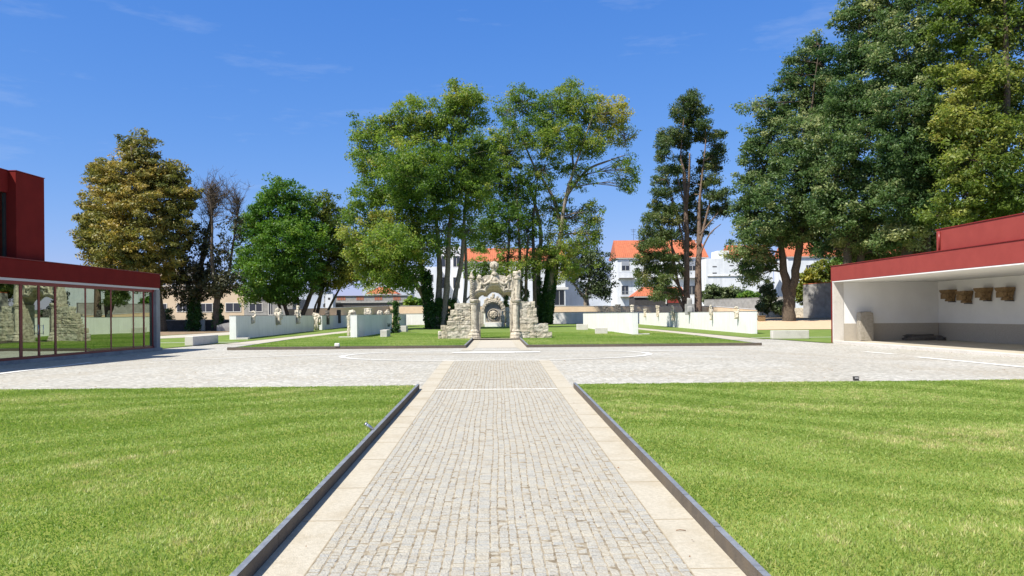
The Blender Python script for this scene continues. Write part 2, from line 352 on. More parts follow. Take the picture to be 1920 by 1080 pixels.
def strip(name, pts, wid, matr, off=0.006, closed=False, step=.6, zf=None):
    """flat band following the ground along a polyline"""
    P = [Vector((p[0], p[1])) for p in pts]
    if closed: P.append(P[0])
    Q = []
    for a, b in zip(P[:-1], P[1:]):
        k = max(1, int((b-a).length/step))
        for i in range(k): Q.append(a.lerp(b, i/k))
    Q.append(P[-1])
    mb = MB(); v = []; f = []
    for i, q in enumerate(Q):
        if closed: t = (Q[(i+1) % (len(Q)-1)] - Q[i-1 if i else -2])
        else: t = Q[min(i+1, len(Q)-1)] - Q[max(i-1, 0)]
        t.normalize(); nn = Vector((-t.y, t.x))
        for s_ in (-.5, 0, .5):
            p = q + nn*wid*s_; v.append((p.x, p.y, float((zf or zg)(p.x, p.y)) + off))
        if i:
            a = (i-1)*3; f += [[a, a+1, a+4, a+3], [a+1, a+2, a+5, a+4]]
    mb.add(v, f)
    return mb.build(name, matr)
def polysheet(name, poly, z, matr):
    mb = MB(); mb.add([(p[0], p[1], z if not callable(z) else z(p[0], p[1])) for p in poly], [list(range(len(poly)))]); o = mb.build(name, matr)
    return o

gz = lambda x, y: zg(x, y)
struct(sheet('ground', -900, 900, -60, 1500, 12, 12, M['far_ground'], -.16, zf=lambda x, y: np.where(y > 60, -.02, -.35)))
WK = 3.29/2            # half width of the path between the kerbs
IN = 2.595/2
struct(sheet('plaza', -36, 36, 17.0, 53, .5, .5, M['setts']))
# sand bed and setts of the path
struct(sheet('path_bed', -IN, IN, -3, 24.5, .6, .5, M['joint'], .0150))
def setts():
    pitch = .0812; cols_ = int(round(2*IN/pitch)); V = []; Fc = []; T = []
    y_end = 24.45
    wob = [np.cumsum(rng.normal(0, .0013, 400)) for _ in range(cols_+1)]
    for k in range(cols_+1): wob[k] -= np.linspace(0, wob[k][-1], 400)
    def edge(k, y):
        if k == 0: return -IN + .004
        if k == cols_: return IN - .004
        return -IN + k*pitch + float(np.interp(y, np.linspace(3, 25, 400), wob[k]))*.8 + .008*math.sin(y*1.3+1.0)
    n = 0
    for k in range(cols_):
        y = 3.2 + rng.uniform(0, .08)
        while y < y_end:
            ln = rng.uniform(.066, .094)
            if y+ln > y_end: break
            if abs(y + ln/2 - 16.9) < .10: y += .05; continue
            xa, xb = edge(k, y+ln/2), edge(k+1, y+ln/2); g = rng.uniform(.0008, .0034)
            xa += g; xb -= g; ya, yb = y+.0025, y+ln-.0025
            z = float(zg(0, y)) + .014; tx, ty = rng.normal(0, .016, 2)
            bv = .0065; dz = rng.normal(0, .0012)
            cx, cy = (xa+xb)/2, (ya+yb)/2
            j = rng.normal(0, .0018, (4, 2))
            crn = [(xa, ya), (xb, ya), (xb, yb), (xa, yb)]
            inn = [(xa+bv, ya+bv*.7), (xb-bv, ya+bv*.7), (xb-bv, yb-bv*.7), (xa+bv, yb-bv*.7)]
            for (x_, y_), jj in zip(crn, j): V.append((x_+jj[0], y_+jj[1], z-.014))
            for (x_, y_), jj in zip(crn, j): V.append((x_+jj[0], y_+jj[1], z+dz-.003 + (x_-cx)*tx + (y_-cy)*ty))
            for (x_, y_), jj in zip(inn, j): V.append((x_+jj[0]*2, y_+jj[1]*2, z+dz+.004 + (x_-cx)*tx + (y_-cy)*ty))
            for a in range(4):
                b = (a+1) % 4; Fc.append([n+a, n+b, n+4+b, n+4+a]); Fc.append([n+4+a, n+4+b, n+8+b, n+8+a])
            Fc.append([n+8, n+9, n+10, n+11]); n += 12
            T += [float(np.clip(rng.normal(.42, .32), 0, 1))]*12
            y += ln
    o = npmesh('sett_paving', np.array(V), np.array(Fc), M['sett_stone'], np.array(T)); return o
struct(setts())
sw = WK - IN
zoff = lambda o: struct(o)
struct(strip('paving_strip', [(-(IN+sw/2), -3), (-(IN+sw/2), 24.5)], sw - .004, M['strip'], .012, step=.5))
struct(strip('paving_strip', [((IN+sw/2), -3), ((IN+sw/2), 24.5)], sw - .004, M['strip'], .012, step=.5))
# joints across the slab strips
mbj = MB()
for s_ in (-1, 1):
    y = 4.1
    while y < 24:
        y += rng.uniform(1.1, 1.5)
        x0, x1 = (IN+.01, WK-.01); z = float(zg(0, y)) + .016
        mbj.box(min(s_*x0, s_*x1), max(s_*x0, s_*x1), y, y+.007, z-.01, z)
    for (ya, yb) in [(3.5 + i*.5, 4.0 + i*.5) for i in range(41)]:
        za, zb = float(zg(0, ya))+.0165, float(zg(0, yb))+.0165; xx = s_*IN
        mbj.add([(xx-.004, ya, za), (xx+.004, ya, za), (xx+.004, yb, zb), (xx-.004, yb, zb)], [(0, 1, 2, 3)])
struct(mbj.build('slab_joint', mat('slab_joint', (.36,.30,.21), 1)))
struct(strip('marking', [(-IN+.01, 16.9), (IN-.01, 16.9)], .10, M['line'], .017, step=.4))
# circle, slab, lines in the plaza
cc = (0.0, 24.5+5.7)
struct(strip('marking', [(cc[0]+5.7*math.cos(a), cc[1]+5.7*math.sin(a)) for a in np.linspace(0, 2*math.pi, 73)[:-1]], .22, M['line'], .012, closed=True, step=2))
mb = MB(); NL = 17; v = []; f = []
for i in range(NL):
    t = i/(NL-1); x = -1.78 + 3.56*t; h_ = .42 + .42*math.sin(math.pi*t)
    for q in (-1, -.33, .33, 1): yy = 32.6 + q*h_; v.append((x, yy, float(zg(x, yy))+.016))
    if i:
        a = (i-1)*4
        for k in range(3): f.append([a+k, a+4+k, a+5+k, a+1+k])
mb.add(v, f); struct(mb.build('marking', M['line']))
def gp(px, py, z=0.0): p = G(px, py, z); return (p.x, p.y)
struct(strip('marking', [gp(284, 677), gp(655, 671, .1)], .28, M['line'], .012))
struct(strip('marking', [gp(1205, 665, .1), gp(1380, 659)], .28, M['line'], .012))
struct(strip('marking', [gp(1620, 660), gp(1676, 665)], .28, M['line'], .012))
struct(strip('marking', [gp(1719, 671.5), gp(1925, 697)], .28, M['line'], .012))
struct(strip('marking', [gp(-10, 709), gp(175, 680)], .28, M['line'], .012))
# strips leading to the arch
for s_ in (-1, 1):
    struct(strip('paving_strip', [(s_*(WK-.32), 35.2), (s_*(WK-.32), 56)], .5, M['strip'], .012))
struct(strip('path', [(0, 42.0), (0, 56.3)], 2*WK, M['gravel'], .006))
struct(strip('paving_strip', [(-WK, 55.9), (WK, 55.9)], .8, M['strip'], .10))

# near lawns
KH = .12
def kerb(name, pts, wid, h, base=-.12, zf=None):
    mb = MB(); mc = MB()
    for a, b in zip(pts[:-1], pts[1:]):
        a = Vector(a[:2]); b = Vector(b[:2]); t = (b-a).normalized(); nn = Vector((-t.y, t.x))*wid/2; k = max(1, int((b-a).length/1.0))
        for i in range(k):
            p = a.lerp(b, i/k); q = a.lerp(b, (i+1)/k) - t*.006
            za = float((zf or zg)(p.x, p.y)); zb = float((zf or zg)(q.x, q.y)); dz = random.uniform(-.002, .002)
            v = []
            for pp, z in ((p, za), (q, zb)):
                v += [(pp.x-nn.x, pp.y-nn.y, z+base), (pp.x+nn.x, pp.y+nn.y, z+base), (pp.x+nn.x, pp.y+nn.y, z+h+dz), (pp.x-nn.x, pp.y-nn.y, z+h+dz)]
            mb.add(v, [(0,1,2,3), (4,7,6,5), (0,4,5,1), (1,5,6,2), (2,6,7,3), (3,7,4,0)], False, random.random())
            mc.add([(p_[0], p_[1], p_[2]+.003) for p_ in (v[3], v[2], v[6], v[7])], [(0, 1, 2, 3)])
    struct(mc.build('kerb_top', M['kerb_top']))
    return struct(mb.build(name, M['kerb']))
LE = 17.1
kw = .05
kerb('kerb', [(-WK-kw/2, -3), (-WK-kw/2, LE)], kw, KH)
kerb('kerb', [(WK+kw/2, -3), (WK+kw/2, LE)], kw, KH)
kerb('kerb', [(-40, LE+kw/2), (-WK-kw, LE+kw/2)], kw, KH - .055)
kerb('kerb', [(WK+kw, LE+kw/2), (40, LE+kw/2)], kw, KH - .055)
LZ = .082
struct(sheet('lawn', -40, -WK-kw+.004, -4, LE, 1, .5, M['soil'], LZ))
struct(sheet('lawn', WK+kw-.004, 40, -4, LE, 1, .5, M['soil'], LZ))

def lownoise(x, y, k=1.0, s=0):
    r_ = np.random.default_rng(100+s); o = np.zeros_like(x)
    for i in range(10):
        a = r_.uniform(0, math.pi*2); fr = k*r_.uniform(.5, 2.6); o += np.sin((x*math.cos(a)+y*math.sin(a))*fr + r_.uniform(0, 6)) / 3.2
    return o
def blades(name, side, label):
    N = 430000
    # depth chosen so that the count per square metre falls off with distance
    D = 4.6 + (LE-4.6)*rng.random(N)**1.25
    lim = .665*D + .6
    x = side*(WK + kw - .012 + rng.random(N)*np.maximum(.1, (lim - WK)))
    keep = rng.random(N) < (lim-WK)/(.665*LE+.6-WK)
    x = x[keep]; y = D[keep]; n = len(x)
    ln = lownoise(x, y, 1.1, 3 + side); fine = lownoise(x, y, 9, 9+side)
    st = np.sin((-x*.5*(-side) + y*1.0)*3.6 + lownoise(x, y, .8, 5)*2.6)     # mowing streaks
    h = (.018 + .017*rng.random(n)) * (1 + .14*ln + .18*fine); h = np.clip(h, .012, .07)
    wd = (.0028 + .0028*rng.random(n)) * (1 + y*.10)
    ang = rng.random(n)*2*math.pi; la = rng.normal(0, .45, n); lb = rng.normal(0, .45, n) + .25*st
    z0 = zg(x, y) + LZ - .004
    ux, uy = np.cos(ang)*wd, np.sin(ang)*wd
    A = np.stack([x-ux, y-uy, z0], 1); B = np.stack([x+ux, y+uy, z0], 1)
    T = np.stack([x+la*h, y+lb*h, z0+h], 1)
    V = np.stack([A, B, T], 1).reshape(-1, 3); Fq = np.arange(n*3).reshape(-1, 3)
    dry = np.clip(.38 + .12*ln + .07*st + .13*fine + rng.normal(0, .16, n), 0, 1)
    if side > 0: dry = np.clip(dry + .16*np.exp(-(((x-6.5)/2.5)**2+((y-8)/3)**2)) + .03, 0, 1)
    o = npmesh(name, V, Fq, M['blade'], np.repeat(dry, 3)); tag(o, label, 'grass', kind='stuff'); return o
def far_blades(name, label, x0, x1, y0, y1, N, inside):
    x = rng.uniform(x0, x1, N); y = y0 + (y1-y0)*rng.random(N)**1.3; k = inside(x, y); x = x[k]; y = y[k]; n = len(x)
    h = (.035 + .03*rng.random(n)); wd = .010 + .012*rng.random(n); a = rng.random(n)*6.28; z0 = np.full(n, .075)
    ux, uy = np.cos(a)*wd, np.sin(a)*wd; la = rng.normal(0, .6, n); lb = rng.normal(0, .6, n)
    V = np.stack([np.stack([x-ux, y-uy, z0], 1), np.stack([x+ux, y+uy, z0], 1), np.stack([x+la*h, y+lb*h, z0+h], 1)], 1).reshape(-1, 3)
    t = np.clip(.34 + .2*lownoise(x, y, .5, 21) + .15*np.sin((x*.25+y)*1.6) + rng.normal(0, .15, n), 0, 1)
    tag(npmesh(name, V, np.arange(n*3).reshape(-1, 3), M['blade'], np.repeat(t, 3)), label, 'grass', kind='stuff')
far_blades('grass', 'short grass of the central lawn around the old arch', -15, 15, 42.5, 75, 260000, lambda x, y: (np.abs(x) < 14.0 + np.maximum(0, y-42.4)*.05) & ((np.abs(x) > WK+.1) | (y > 57.5)))
blades('grass', -1, 'mown green lawn with pale diagonal streaks left of the cobbled path')
blades('grass', 1, 'mown green lawn with dry yellow patches right of the cobbled path')

# central far lawn (X within 14.1..15) and side lawns
FY = 42.4
def latt(x, y): return zg(x, y)*0 + .075
mbL = MB()
poly = lambda s_: [(s_*(WK+.03), FY+.03), (s_*14.1, FY+.03), (s_*15.0, 60), (s_*15.4, 141), (0, 141), (0, 56.35), (s_*(WK+.03), 56.35)]
for s_ in (-1, 1): struct(polysheet('lawn', poly(s_), .085, M['grass_sheet']))
for s_ in (-1, 1):
    kerb('kerb', [(s_*(WK+.02), 56.5), (s_*(WK+.02), FY-.03)], .10, .15)
    kerb('kerb', [(s_*(WK-.03), FY), (s_*14.15, FY)], .10, .15)
    kerb('kerb', [(s_*14.15, FY+.06), (s_*15.03, 60)], .08, .10)
    # side lawns + garden paths
    struct(polysheet('lawn', [(s_*18.6, 44.6), (s_*60, 44.6), (s_*60, 80), (s_*40, 80.0), (s_*24.7, 80.0), (s_*24.7, 141), (s_*17.6, 141), (s_*17.5, 53), (s_*18.2, 51)], .03 if s_ < 0 else .031, M['grass_sheet']))
    struct(strip('path', [(s_*16.3, 51.5), (s_*16.3, 141)], 2.4, M['gravel'], .012))
for s_ in (-1, 1): struct(strip('path', [(s_*17.4, 54.4), (s_*34, 54.4)], .35, M['line'], .045, zf=lambda x, y: 0*x))
# sandy walk and earth on the left
struct(polysheet('path', [gp(296, 630.5, .04), gp(296, 635, .04), gp(380, 631.5, .04), gp(434, 627.5, .04), gp(434, 622.5, .04)], .045, M['gravel']))
struct(polysheet('earth', [gp(290, 630, .04), gp(434, 622, .04), gp(450, 617.5, .04), gp(285, 620, .04)], .041, M['earth']))
# raised earth on the right
def zr(x, y): return zg(x, y)
struct(sheet('earth', 24.8, 90, 93, 141, 1.2, 1.2, M['earth'], .05))
struct(sheet('earth', 40, 90, 79, 93, 1.25, 1.0, M['earth'], .05))
struct(sheet('path', 24.7, 40.0, 79, 93, .9, .7, M['sand'], .055))
struct(sheet('earth', -90, -24, 98, 141, 4, 4, M['earth'], .045))

# ------------------------------------------------------------------ left building
cL = G(300.8, 657.2, 0); aL = R(2.48)
rzL = math.atan2(-math.cos(aL), -math.sin(aL))        # local +x runs along the facade towards the camera, +y faces the plaza
glassB = empty('museum_building', (cL.x, cL.y, 0), rzL, 'long low red clad building with full height glazing reflecting the garden, at the left', 'building')
dL = Vector((-math.sin(aL), -math.cos(aL))); nL = Vector((math.cos(aL), -math.sin(aL)))
def uL(px, off=0.0):      # local x on the facade plane where the ray through px meets it
    d = F_ + cr*((px-960)/FPX); d = Vector((d.x, d.y)); P0 = Vector((cL.x, cL.y)) + nL*off
    t = P0.dot(nL)/d.dot(nL); q = d*t - P0; return q.dot(dL)
mb = MB(); mb.bbox(0, 46, -11.8, .02, 3.30, 4.03, .012); mb.build('fascia', M['red'], glassB)
mb = MB(); mb.box(-.03, 46.05, -11.9, .05, 4.033, 4.06); mb.build('roof_edge', M['red_frame'], glassB)
mb = MB(); mb.box(.04, 46, -11.7, -.02, 3.20, 3.297); mb.build('soffit', M['lip'], glassB)
mb = MB(); mb.box(.0, .42, -.45, .0, -.1, 3.197); mb.box(.0, .4, -11.6, -.453, -.1, 3.197); mb.build('pier', M['concrete'], glassB)
mb = MB(); mb.box(-.12, 46, -.5, .06, -.3, .16); mb.build('plinth', M['concrete'], glassB)
mb = MB(); mb.box(.42, 46, -.30, -.12, 3.07, 3.198); mb.box(.42, 46, -.30, -.12, .162, .26); mb.build('window_frame', M['red_frame'], glassB)
mull = [286, 269, 249, 207, 159, 103, 72, 38, -6, -60, -125, -200]
us = [uL(p, -.2) for p in mull]
for i, u_ in enumerate(us):
    wdt = .065 if i != 7 else .09
    mb = MB(); mb.bbox(u_-wdt, u_+wdt, -.235, -.165, .263, 3.067, .006); mb.build('mullion', M['red_frame'], glassB)
for i in range(len(us)-1):
    a, b = us[i]+.055, us[i+1]-.055
    mb = MB(); tl = math.tan(R(1.45))*(b-a)/2; mb.prism([(a, -.2+tl), (b, -.2-tl), (b, -.212-tl), (a, -.212+tl)], .263, 3.067, axis='z'); g_ = mb.build('glass_pane', M['glass'], glassB)
    if i in (5, 6):
        mb = MB(); xh = (a+.08 if i == 5 else b-.02) if False else (b-.10 if i == 5 else a+.10)
        mb.tube([(xh, -.10, 1.1), (xh, -.10, 1.5)], .014, 6); mb.tube([(xh, -.2, 1.15), (xh, -.10, 1.15)], .01, 5); mb.tube([(xh, -.2, 1.45), (xh, -.10, 1.45)], .01, 5)
        mb.build('door_handle', M['metal'], glassB)
mb = MB(); mb.box(.42, 46, -7.2, -7.0, .16, 3.19); mb.box(.42, 46, -7.0, -.32, .10, .155); mb.build('interior_wall', M['concrete'], glassB)
# upper volume
u85 = uL(85, -.35); ua = uL(32, -.35)
zt = 7.5
mb = MB(); mb.bbox(u85, ua, -4.5, -.35, 4.06, zt, .012); mb.build('upper_wall', M['red'], glassB)
mb = MB(); mb.box(u85-.02, ua+.02, -4.6, -.33, zt+.003, zt+.03); mb.box(ua+.023, 30, -4.6, -.64, zt+.003, zt+.03); mb.build('roof_edge', M['red_frame'], glassB)
mb = MB(); mb.box(ua+.002, 30, -4.5, -.66, zt-.85, zt-.002); mb.build('upper_fascia', M['red'], glassB)
mb = MB(); mb.box(ua+.14, 30, -.80, -.78, 4.1, zt-.86); mb.build('upper_glass', M['glass_teal'], glassB)
mb = MB(); mb.box(ua+.01, ua+.13, -.84, -.74, 4.1, zt-.86); mb.box(ua+.003, 30, -4.4, -4.2, 4.1, zt-.86); mb.build('upper_frame', M['black'], glassB)

# ------------------------------------------------------------------ right building
cR = G(1563, 643.5, 0); aR = R(-.46)
rzR = math.atan2(-math.cos(aR), -math.sin(aR))       # local x towards camera, +y points to +X (inside)
canB = empty('exhibition_pavilion', (cR.x, cR.y, 0), rzR, 'open fronted white pavilion under a long red fascia with stone corbels on its back wall', 'building')
ZT, ZB = 4.32, 3.48
# local frame: x towards camera, y = to the right (+X)
mb = MB(); mb.bbox(-.25, 34, -.02, 12, ZB, ZT, .012); mb.build('fascia', M['red_light'], canB)
mb = MB(); mb.box(-.28, 34, -.05, 12.1, ZT+.003, ZT+.035); mb.build('roof_edge', M['red_frame'], canB)
mb = MB(); mb.box(-.2, 34, -.01, 11.9, ZB-.05, ZB-.003); mb.build('ceiling', M['plaster_in'], canB)
mb = MB(); mb.box(-.25, -.13, -.02, 6.2, -.1, ZB-.003); mb.build('side_cladding', M['red'], canB)
mb = MB(); mb.bbox(-.127, .03, 0, .58, -.1, ZB-.053, .006); mb.build('pier', M['bench'], canB)
mb = MB(); mb.box(-.126, 0, .583, 6.1, 1.10, ZB-.053); mb.box(-.12, 34, 6.0, 6.2, 1.10, ZB-.053); mb.build('wall', M['plaster_in'], canB)
mb = MB(); mb.box(-.126, .012, .583, 5.98, .14, 1.097)
for k in range(20): mb.bbox(.02+k*1.7, .02+k*1.7+1.694, 5.985, 6.15, .14, 1.097, .004)
mb.build('dado', M['dado'], canB)
mb = MB(); mb.bbox(.033, 34, -.02, .36, -.1, .15, .01); mb.build('threshold', M['bench'], canB)
mb = MB(); mb.box(.014, 34, .363, 5.98, -.1, .13); mb.build('floor', M['strip'], canB)
uU = (cR - W(1765, 583, 34.8)).y
mb = MB(); mb.bbox(uU, 34, .12, 9, ZT+.04, 5.27, .012); mb.build('upper_wall', M['red_light'], canB)
mb = MB(); mb.box(uU-.03, 34, .09, 9.05, 5.273, 5.31); mb.build('roof_edge', M['red_frame'], canB)
mb = MB(); mb.tube([(uU+.3, .07, ZT+.05), (uU+.3, .07, 5.2)], .04, 8); mb.build('drainpipe', M['red_frame'], canB)
# corbels on the back wall (hang there: things of their own)
def corbel(i, px, dz, label):
    px += 15; D = (cR.x + 6.0) * FPX / (px - 930)
    o = empty('stone_corbel', (cR.x + 5.995, D, 2.82+dz), 0, label, 'corbel', 'carved stone corbels along the pavilion back wall')
    mb = MB(); s = .84
    for (z0, z1, h0, h1, d0, d1) in ((.0, .10, .42, .42, .50, .50), (-.10, -.003, .38, .40, .45, .48), (-.42, -.103, .24, .35, .25, .42), (-.53, -.423, .27, .27, .28, .28)):
        v = [(-d0, -h0, z0), (0, -h0, z0), (0, h0, z0), (-d0, h0, z0), (-d1, -h1, z1), (0, -h1, z1), (0, h1, z1), (-d1, h1, z1)]
        mb.add(v, [(0,3,2,1),(4,5,6,7),(0,1,5,4),(1,2,6,5),(2,3,7,6),(3,0,4,7)])
    mb.build('block', M['brown_stone'], o)
    mb = MB()
    if i == 2: mb.stone(-.36, 0, -.25, .22, .30, .30, 4, .08, .8, i)
    else:
        for q in (-.2, 0, .2): mb.stone(-.36, q, -.24 + .03*math.cos(q*9), .20, .15, .24, 3, .12, .7, i*5+int(q*10))
    mb.stone(-.12, -.30, -.25, .16, .12, .26, 3, .1, .6, i+9); mb.stone(-.12, .30, -.25, .16, .12, .26, 3, .1, .6, i+19)
    for q in (-.42, -.27, -.14):
        mb.stone(q, -.33+.02*abs(q), -.20-.03*i % .06, .13, .12, .20, 3, .14, .7, i*7+int(q*30)); mb.stone(q+.02, -.28, -.36, .10, .10, .12, 3, .14, .7, i*7+40+int(q*30))
    mb.box(-.5, -.05, -.3, .3, -.4, -.12)
    mb.build('carving', M['brown_stone'], o)
    mb = MB(); mb.box(-.24, 0, -.32, .04, -.58, -.54); mb.build('bracket', M['black'], o)
corbel(0, 1781, .0, 'carved brown stone corbel nearest the inner corner of the pavilion')
corbel(1, 1812, -.11, 'carved brown stone corbel hung lowest on the pavilion wall')
corbel(2, 1849, .0, 'carved brown stone corbel with one round boss, third from the corner')
corbel(3, 1891, -.03, 'widest brown stone corbel, farthest from the inner corner')
# upright granite block and lying stone
p = G(1628, 637.5, .13); p.y = cR.y - .45; p.x = (1628-930)/FPX*p.y; mb = MB(); mb.stone(0, 0, .80, .74, .5, 1.6, 4, .02, .06, 3); mb.stone(0, 0, 1.58, .60, .42, .12, 3, .05, .4, 5)
tag(mb.build('standing_stone', mat('worn_granite', (.36,.32,.26), .85, (.27,.24,.19), 8, .4, 30), loc=(p.x, p.y, .13)), 'upright rectangular granite block standing inside the pavilion entrance', 'stone')
p = G(1740, 636.5, .13); p.y = cR.y - .4; p.x = (1738-930)/FPX*p.y; mb = MB(); mb.stone(0, 0, .14, 2.0, .5, .28, 5, .08, .12, 8); mb.stone(-.1, .1, .29, 1.5, .3, .10, 4, .08, .2, 9); mb.stone(.85, -.1, .08, .5, .6, .16, 3, .08, .2, 10)
tag(mb.build('stone_slab', M['granite_dark'], loc=(p.x, p.y, .13)), 'dark broken stone slab lying in the pavilion corner', 'stone')

# ------------------------------------------------------------------ white garden walls
def gwall(x0, y0, x1, y1, h, th, label, foot=True, sidesgn=1):
    L_ = math.hypot(x1-x0, y1-y0); rz = math.atan2(y1-y0, x1-x0)
    o = empty('garden_wall', (x0, y0, 0), rz, label, 'wall', None)
    mb = MB(); mb.bbox(0, L_, -th/2, th/2, 0, h, .015); mb.build('wall', M['plaster'], o)
    mb = MB(); mb.box(-.02, L_+.02, -th/2-.02, th/2+.02, h+.003, h+.035); mb.build('coping', M['concrete'], o)
    if foot:
        a, b = (th/2, th/2+.9) if sidesgn > 0 else (-th/2-.9, -th/2)
        mb = MB(); mb.bbox(-.12, .5, a, b, .0, .16, .01); mb.build('footing', M['bench'], o)
    return o
HW = 1.83
gwall(-20.0, 61.2, -21.8, 95, HW, .5, 'long white garden wall in shade at the left, with three sculptures on it', True, -1)
gwall(-22.1, 101, -24.2, 133, HW, .5, 'distant white wall behind the left statue, carrying two dark slate panels', False)
gwall(-10.95, 61.8, -10.95, 85.5, 1.84, .52, 'shorter white wall left of the arch, stone heads along its top', True, 1)
gwall(-11.0, 88.5, -11.0, 96, 1.84, .5, 'short white wall end behind the ivy covered post', False)
gwall(11.05, 63.4, 11.05, 99, 1.84, .5, 'white wall right of the arch with tree shadows and dark blocks on top', True, -1)
gwall(21.1, 65, 23.6, 130, 1.86, .5, 'longest sunlit white wall at the right with carved fragments hung along it', False)

def frag(kind, px, y0, y1, wpx, D, label, matk='granite', group='stone fragments shown along the white walls', seed=1, name='stone_fragment', dX=0):
    """carved fragment; screen extent gives its real size at distance D"""
    a = W(px, y1, D); b = W(px, y0, D); H = b.z - a.z; w_ = wpx*D/FPX
    o = empty(name, (a.x+dX, a.y, a.z), 0, label, 'sculpture', group); mb = MB(); g = random.Random(seed)
    if kind == 'block':
        mb.stone(0, 0, H/2, w_, w_*.8, H, 4, .03, .08, seed)
    elif kind == 'head':
        mb.stone(0, 0, H*.55, w_*.9, w_*.8, H*.9, 5, .08, .75, seed); mb.stone(-w_*.15, -w_*.3, H*.5, w_*.3, w_*.3, H*.35, 3, .1, .8, seed+1); mb.stone(0, 0, H*.12, w_, w_*.8, H*.24, 3, .05, .2, seed+2)
    elif kind == 'torso':
        mb.stone(0, 0, H*.22, w_*.62, w_*.6, H*.46, 4, .09, .5, seed); mb.stone(w_*.05, 0, H*.56, w_*.95, w_*.7, H*.44, 4, .10, .6, seed+1)
        mb.stone(-w_*.12, -.03, H*.84, w_*.46, w_*.5, H*.30, 4, .14, .4, seed+2); mb.stone(w_*.25, -.03, H*.82, w_*.3, w_*.4, H*.26, 3, .14, .4, seed+6); mb.stone(w_*.36, -w_*.2, H*.62, w_*.3, w_*.3, H*.42, 3, .1, .7, seed+3)
        for q in range(3): mb.tube([(-w_*.3+q*w_*.28, -w_*.32, H*.08), (-w_*.2+q*w_*.2, -w_*.42, H*.45), (-w_*.25+q*w_*.25, -w_*.35, H*.7)], w_*.07, 5)
    elif kind == 'scroll':
        mb.stone(0, 0, H*.25, w_*.6, w_*.6, H*.5, 4, .06, .2, seed)
        pts = [(w_*.45*math.cos(t), -.02, H*.72 + H*.24*math.sin(t)) for t in np.linspace(-2.6, 2.4, 12)]
        mb.tube(pts, [w_*(.22-.008*i) for i in range(12)], 6)
    elif kind == 'figure':
        mb.lathe([(w_*.34, 0), (w_*.40, H*.08), (w_*.30, H*.16), (w_*.30, H*.30), (w_*.40, H*.48), (w_*.42, H*.66), (w_*.28, H*.76), (w_*.15, H*.80)], 0, 0, 0, 9, flute=.16)
        for q in range(4): mb.stone(g.uniform(-.25, .25)*w_, -w_*.34, H*g.uniform(.15, .65), w_*.26, w_*.2, H*.2, 3, .15, .6, seed+7+q)
        mb.stone(g.uniform(-.1, .1)*w_, -.01, H*.88, w_*.46, w_*.42, H*.24, 4, .12, .5, seed); mb.stone(-w_*.38, -w_*.15, H*.58, w_*.26, w_*.3, H*.36, 3, .1, .7, seed+3); mb.stone(w_*.38, -w_*.1, H*.52, w_*.26, w_*.3, H*.42, 3, .1, .7, seed+4)
    elif kind == 'shaft':
        mb.stone(0, 0, H*.5, w_*.7, w_*.7, H, 4, .05, .12, seed); mb.stone(0, 0, H*.9, w_, w_*.8, H*.2, 3, .08, .3, seed+1); mb.stone(w_*.2, -w_*.3, H*.3, w_*.5, w_*.4, H*.35, 3, .1, .6, seed+2)
    weather(mb.build('carved_stone', M[matk], o), 2, w_*.30, max(.06, round(w_*.28, 2))); return o
def dleft(px): # outer left wall face depth
    return 61.2 + 0 if False else None
def depth_on(px, x0, y0, x1, y1, off=0.0):
    d = F_ + cr*((px-960)/FPX); d = Vector((d.x, d.y)); A = Vector((x0, y0)); t = (Vector((x1, y1))-A).normalized(); nn = Vector((t.y, -t.x)); A = A + nn*off
    k = A.dot(nn)/d.dot(nn); return (d*k).dot(Vector((F_.x, F_.y)))
OL = (-20.0, 61.2, -21.8, 95); OL2 = (-22.1, 101, -24.2, 133)
frag('scroll', 475, 583, 606, 10, depth_on(475, *OL, .4), 'small pale scroll shaped fragment at the near end of the left wall', seed=1)
frag('torso', 522, 577.5, 609, 15, depth_on(522, *OL, .45), 'broad broken torso hung on the middle of the left wall', seed=2)
frag('figure', 559, 573, 607, 11, depth_on(559, *OL, .45), 'tall slim carved figure near the far end of the left wall', seed=3)
frag('torso', 593, 587, 618.5, 17, 98.5, 'large bearded stone statue standing on the grass in the gap of the left wall', seed=4)
for px, y0, y1, lb in ((614, 582, 608.6, 'nearer dark slate relief panel on the distant left wall'), (635.5, 581, 606, 'farther dark slate relief panel on the distant left wall')):
    D = depth_on(px, *OL2, .35); a = W(px, y1, D); b = W(px, y0, D); H = b.z-a.z
    o = empty('relief_panel', (a.x, a.y, a.z), 0, lb, 'panel', 'slate relief panels'); mb = MB(); w2 = 7.4*D/FPX/2
    mb.bbox(-w2, w2, -.1, .1, 0, H, .02); mb.build('panel', M['granite_dark'], o); mb = MB()
    for q in range(5): mb.stone(random.uniform(-.15, .15), -.10, H*(.14+.17*q), w2*1.4, .14, H*.15, 3, .15, .6, q+int(px))
    mb.build('relief', M['granite_dark'], o)
frag('head', 660, 582, 590.3, 13, 62.5, 'lying stone head at the near end of the shorter left wall', seed=6)
frag('block', 690, 578.5, 590.4, 13, depth_on(690, -10.95, 61.8, -10.95, 85.5), 'biggest pale stone block on top of the shorter left wall', seed=7)
frag('head', 712, 582.5, 590.4, 10, depth_on(712, -10.95, 61.8, -10.95, 85.5), 'rounded stone drum on top of the shorter left wall', seed=8)
frag('figure', 726, 581, 590.4, 9, depth_on(726, -10.95, 61.8, -10.95, 85.5), 'small pale capital at the far end of the shorter left wall', seed=9)
frag('shaft', 653.5, 592, 630, 6, 66, 'broken stone column leaning behind the near end of the shorter left wall', seed=10)
IR = (11.05, 63.4, 11.05, 99); OR = (21.1, 65, 23.6, 130)
frag('block', 1135, 573.5, 585, 8.5, depth_on(1135, *IR), 'small dark square block on the far part of the right inner wall', 'granite_dark', seed=11)
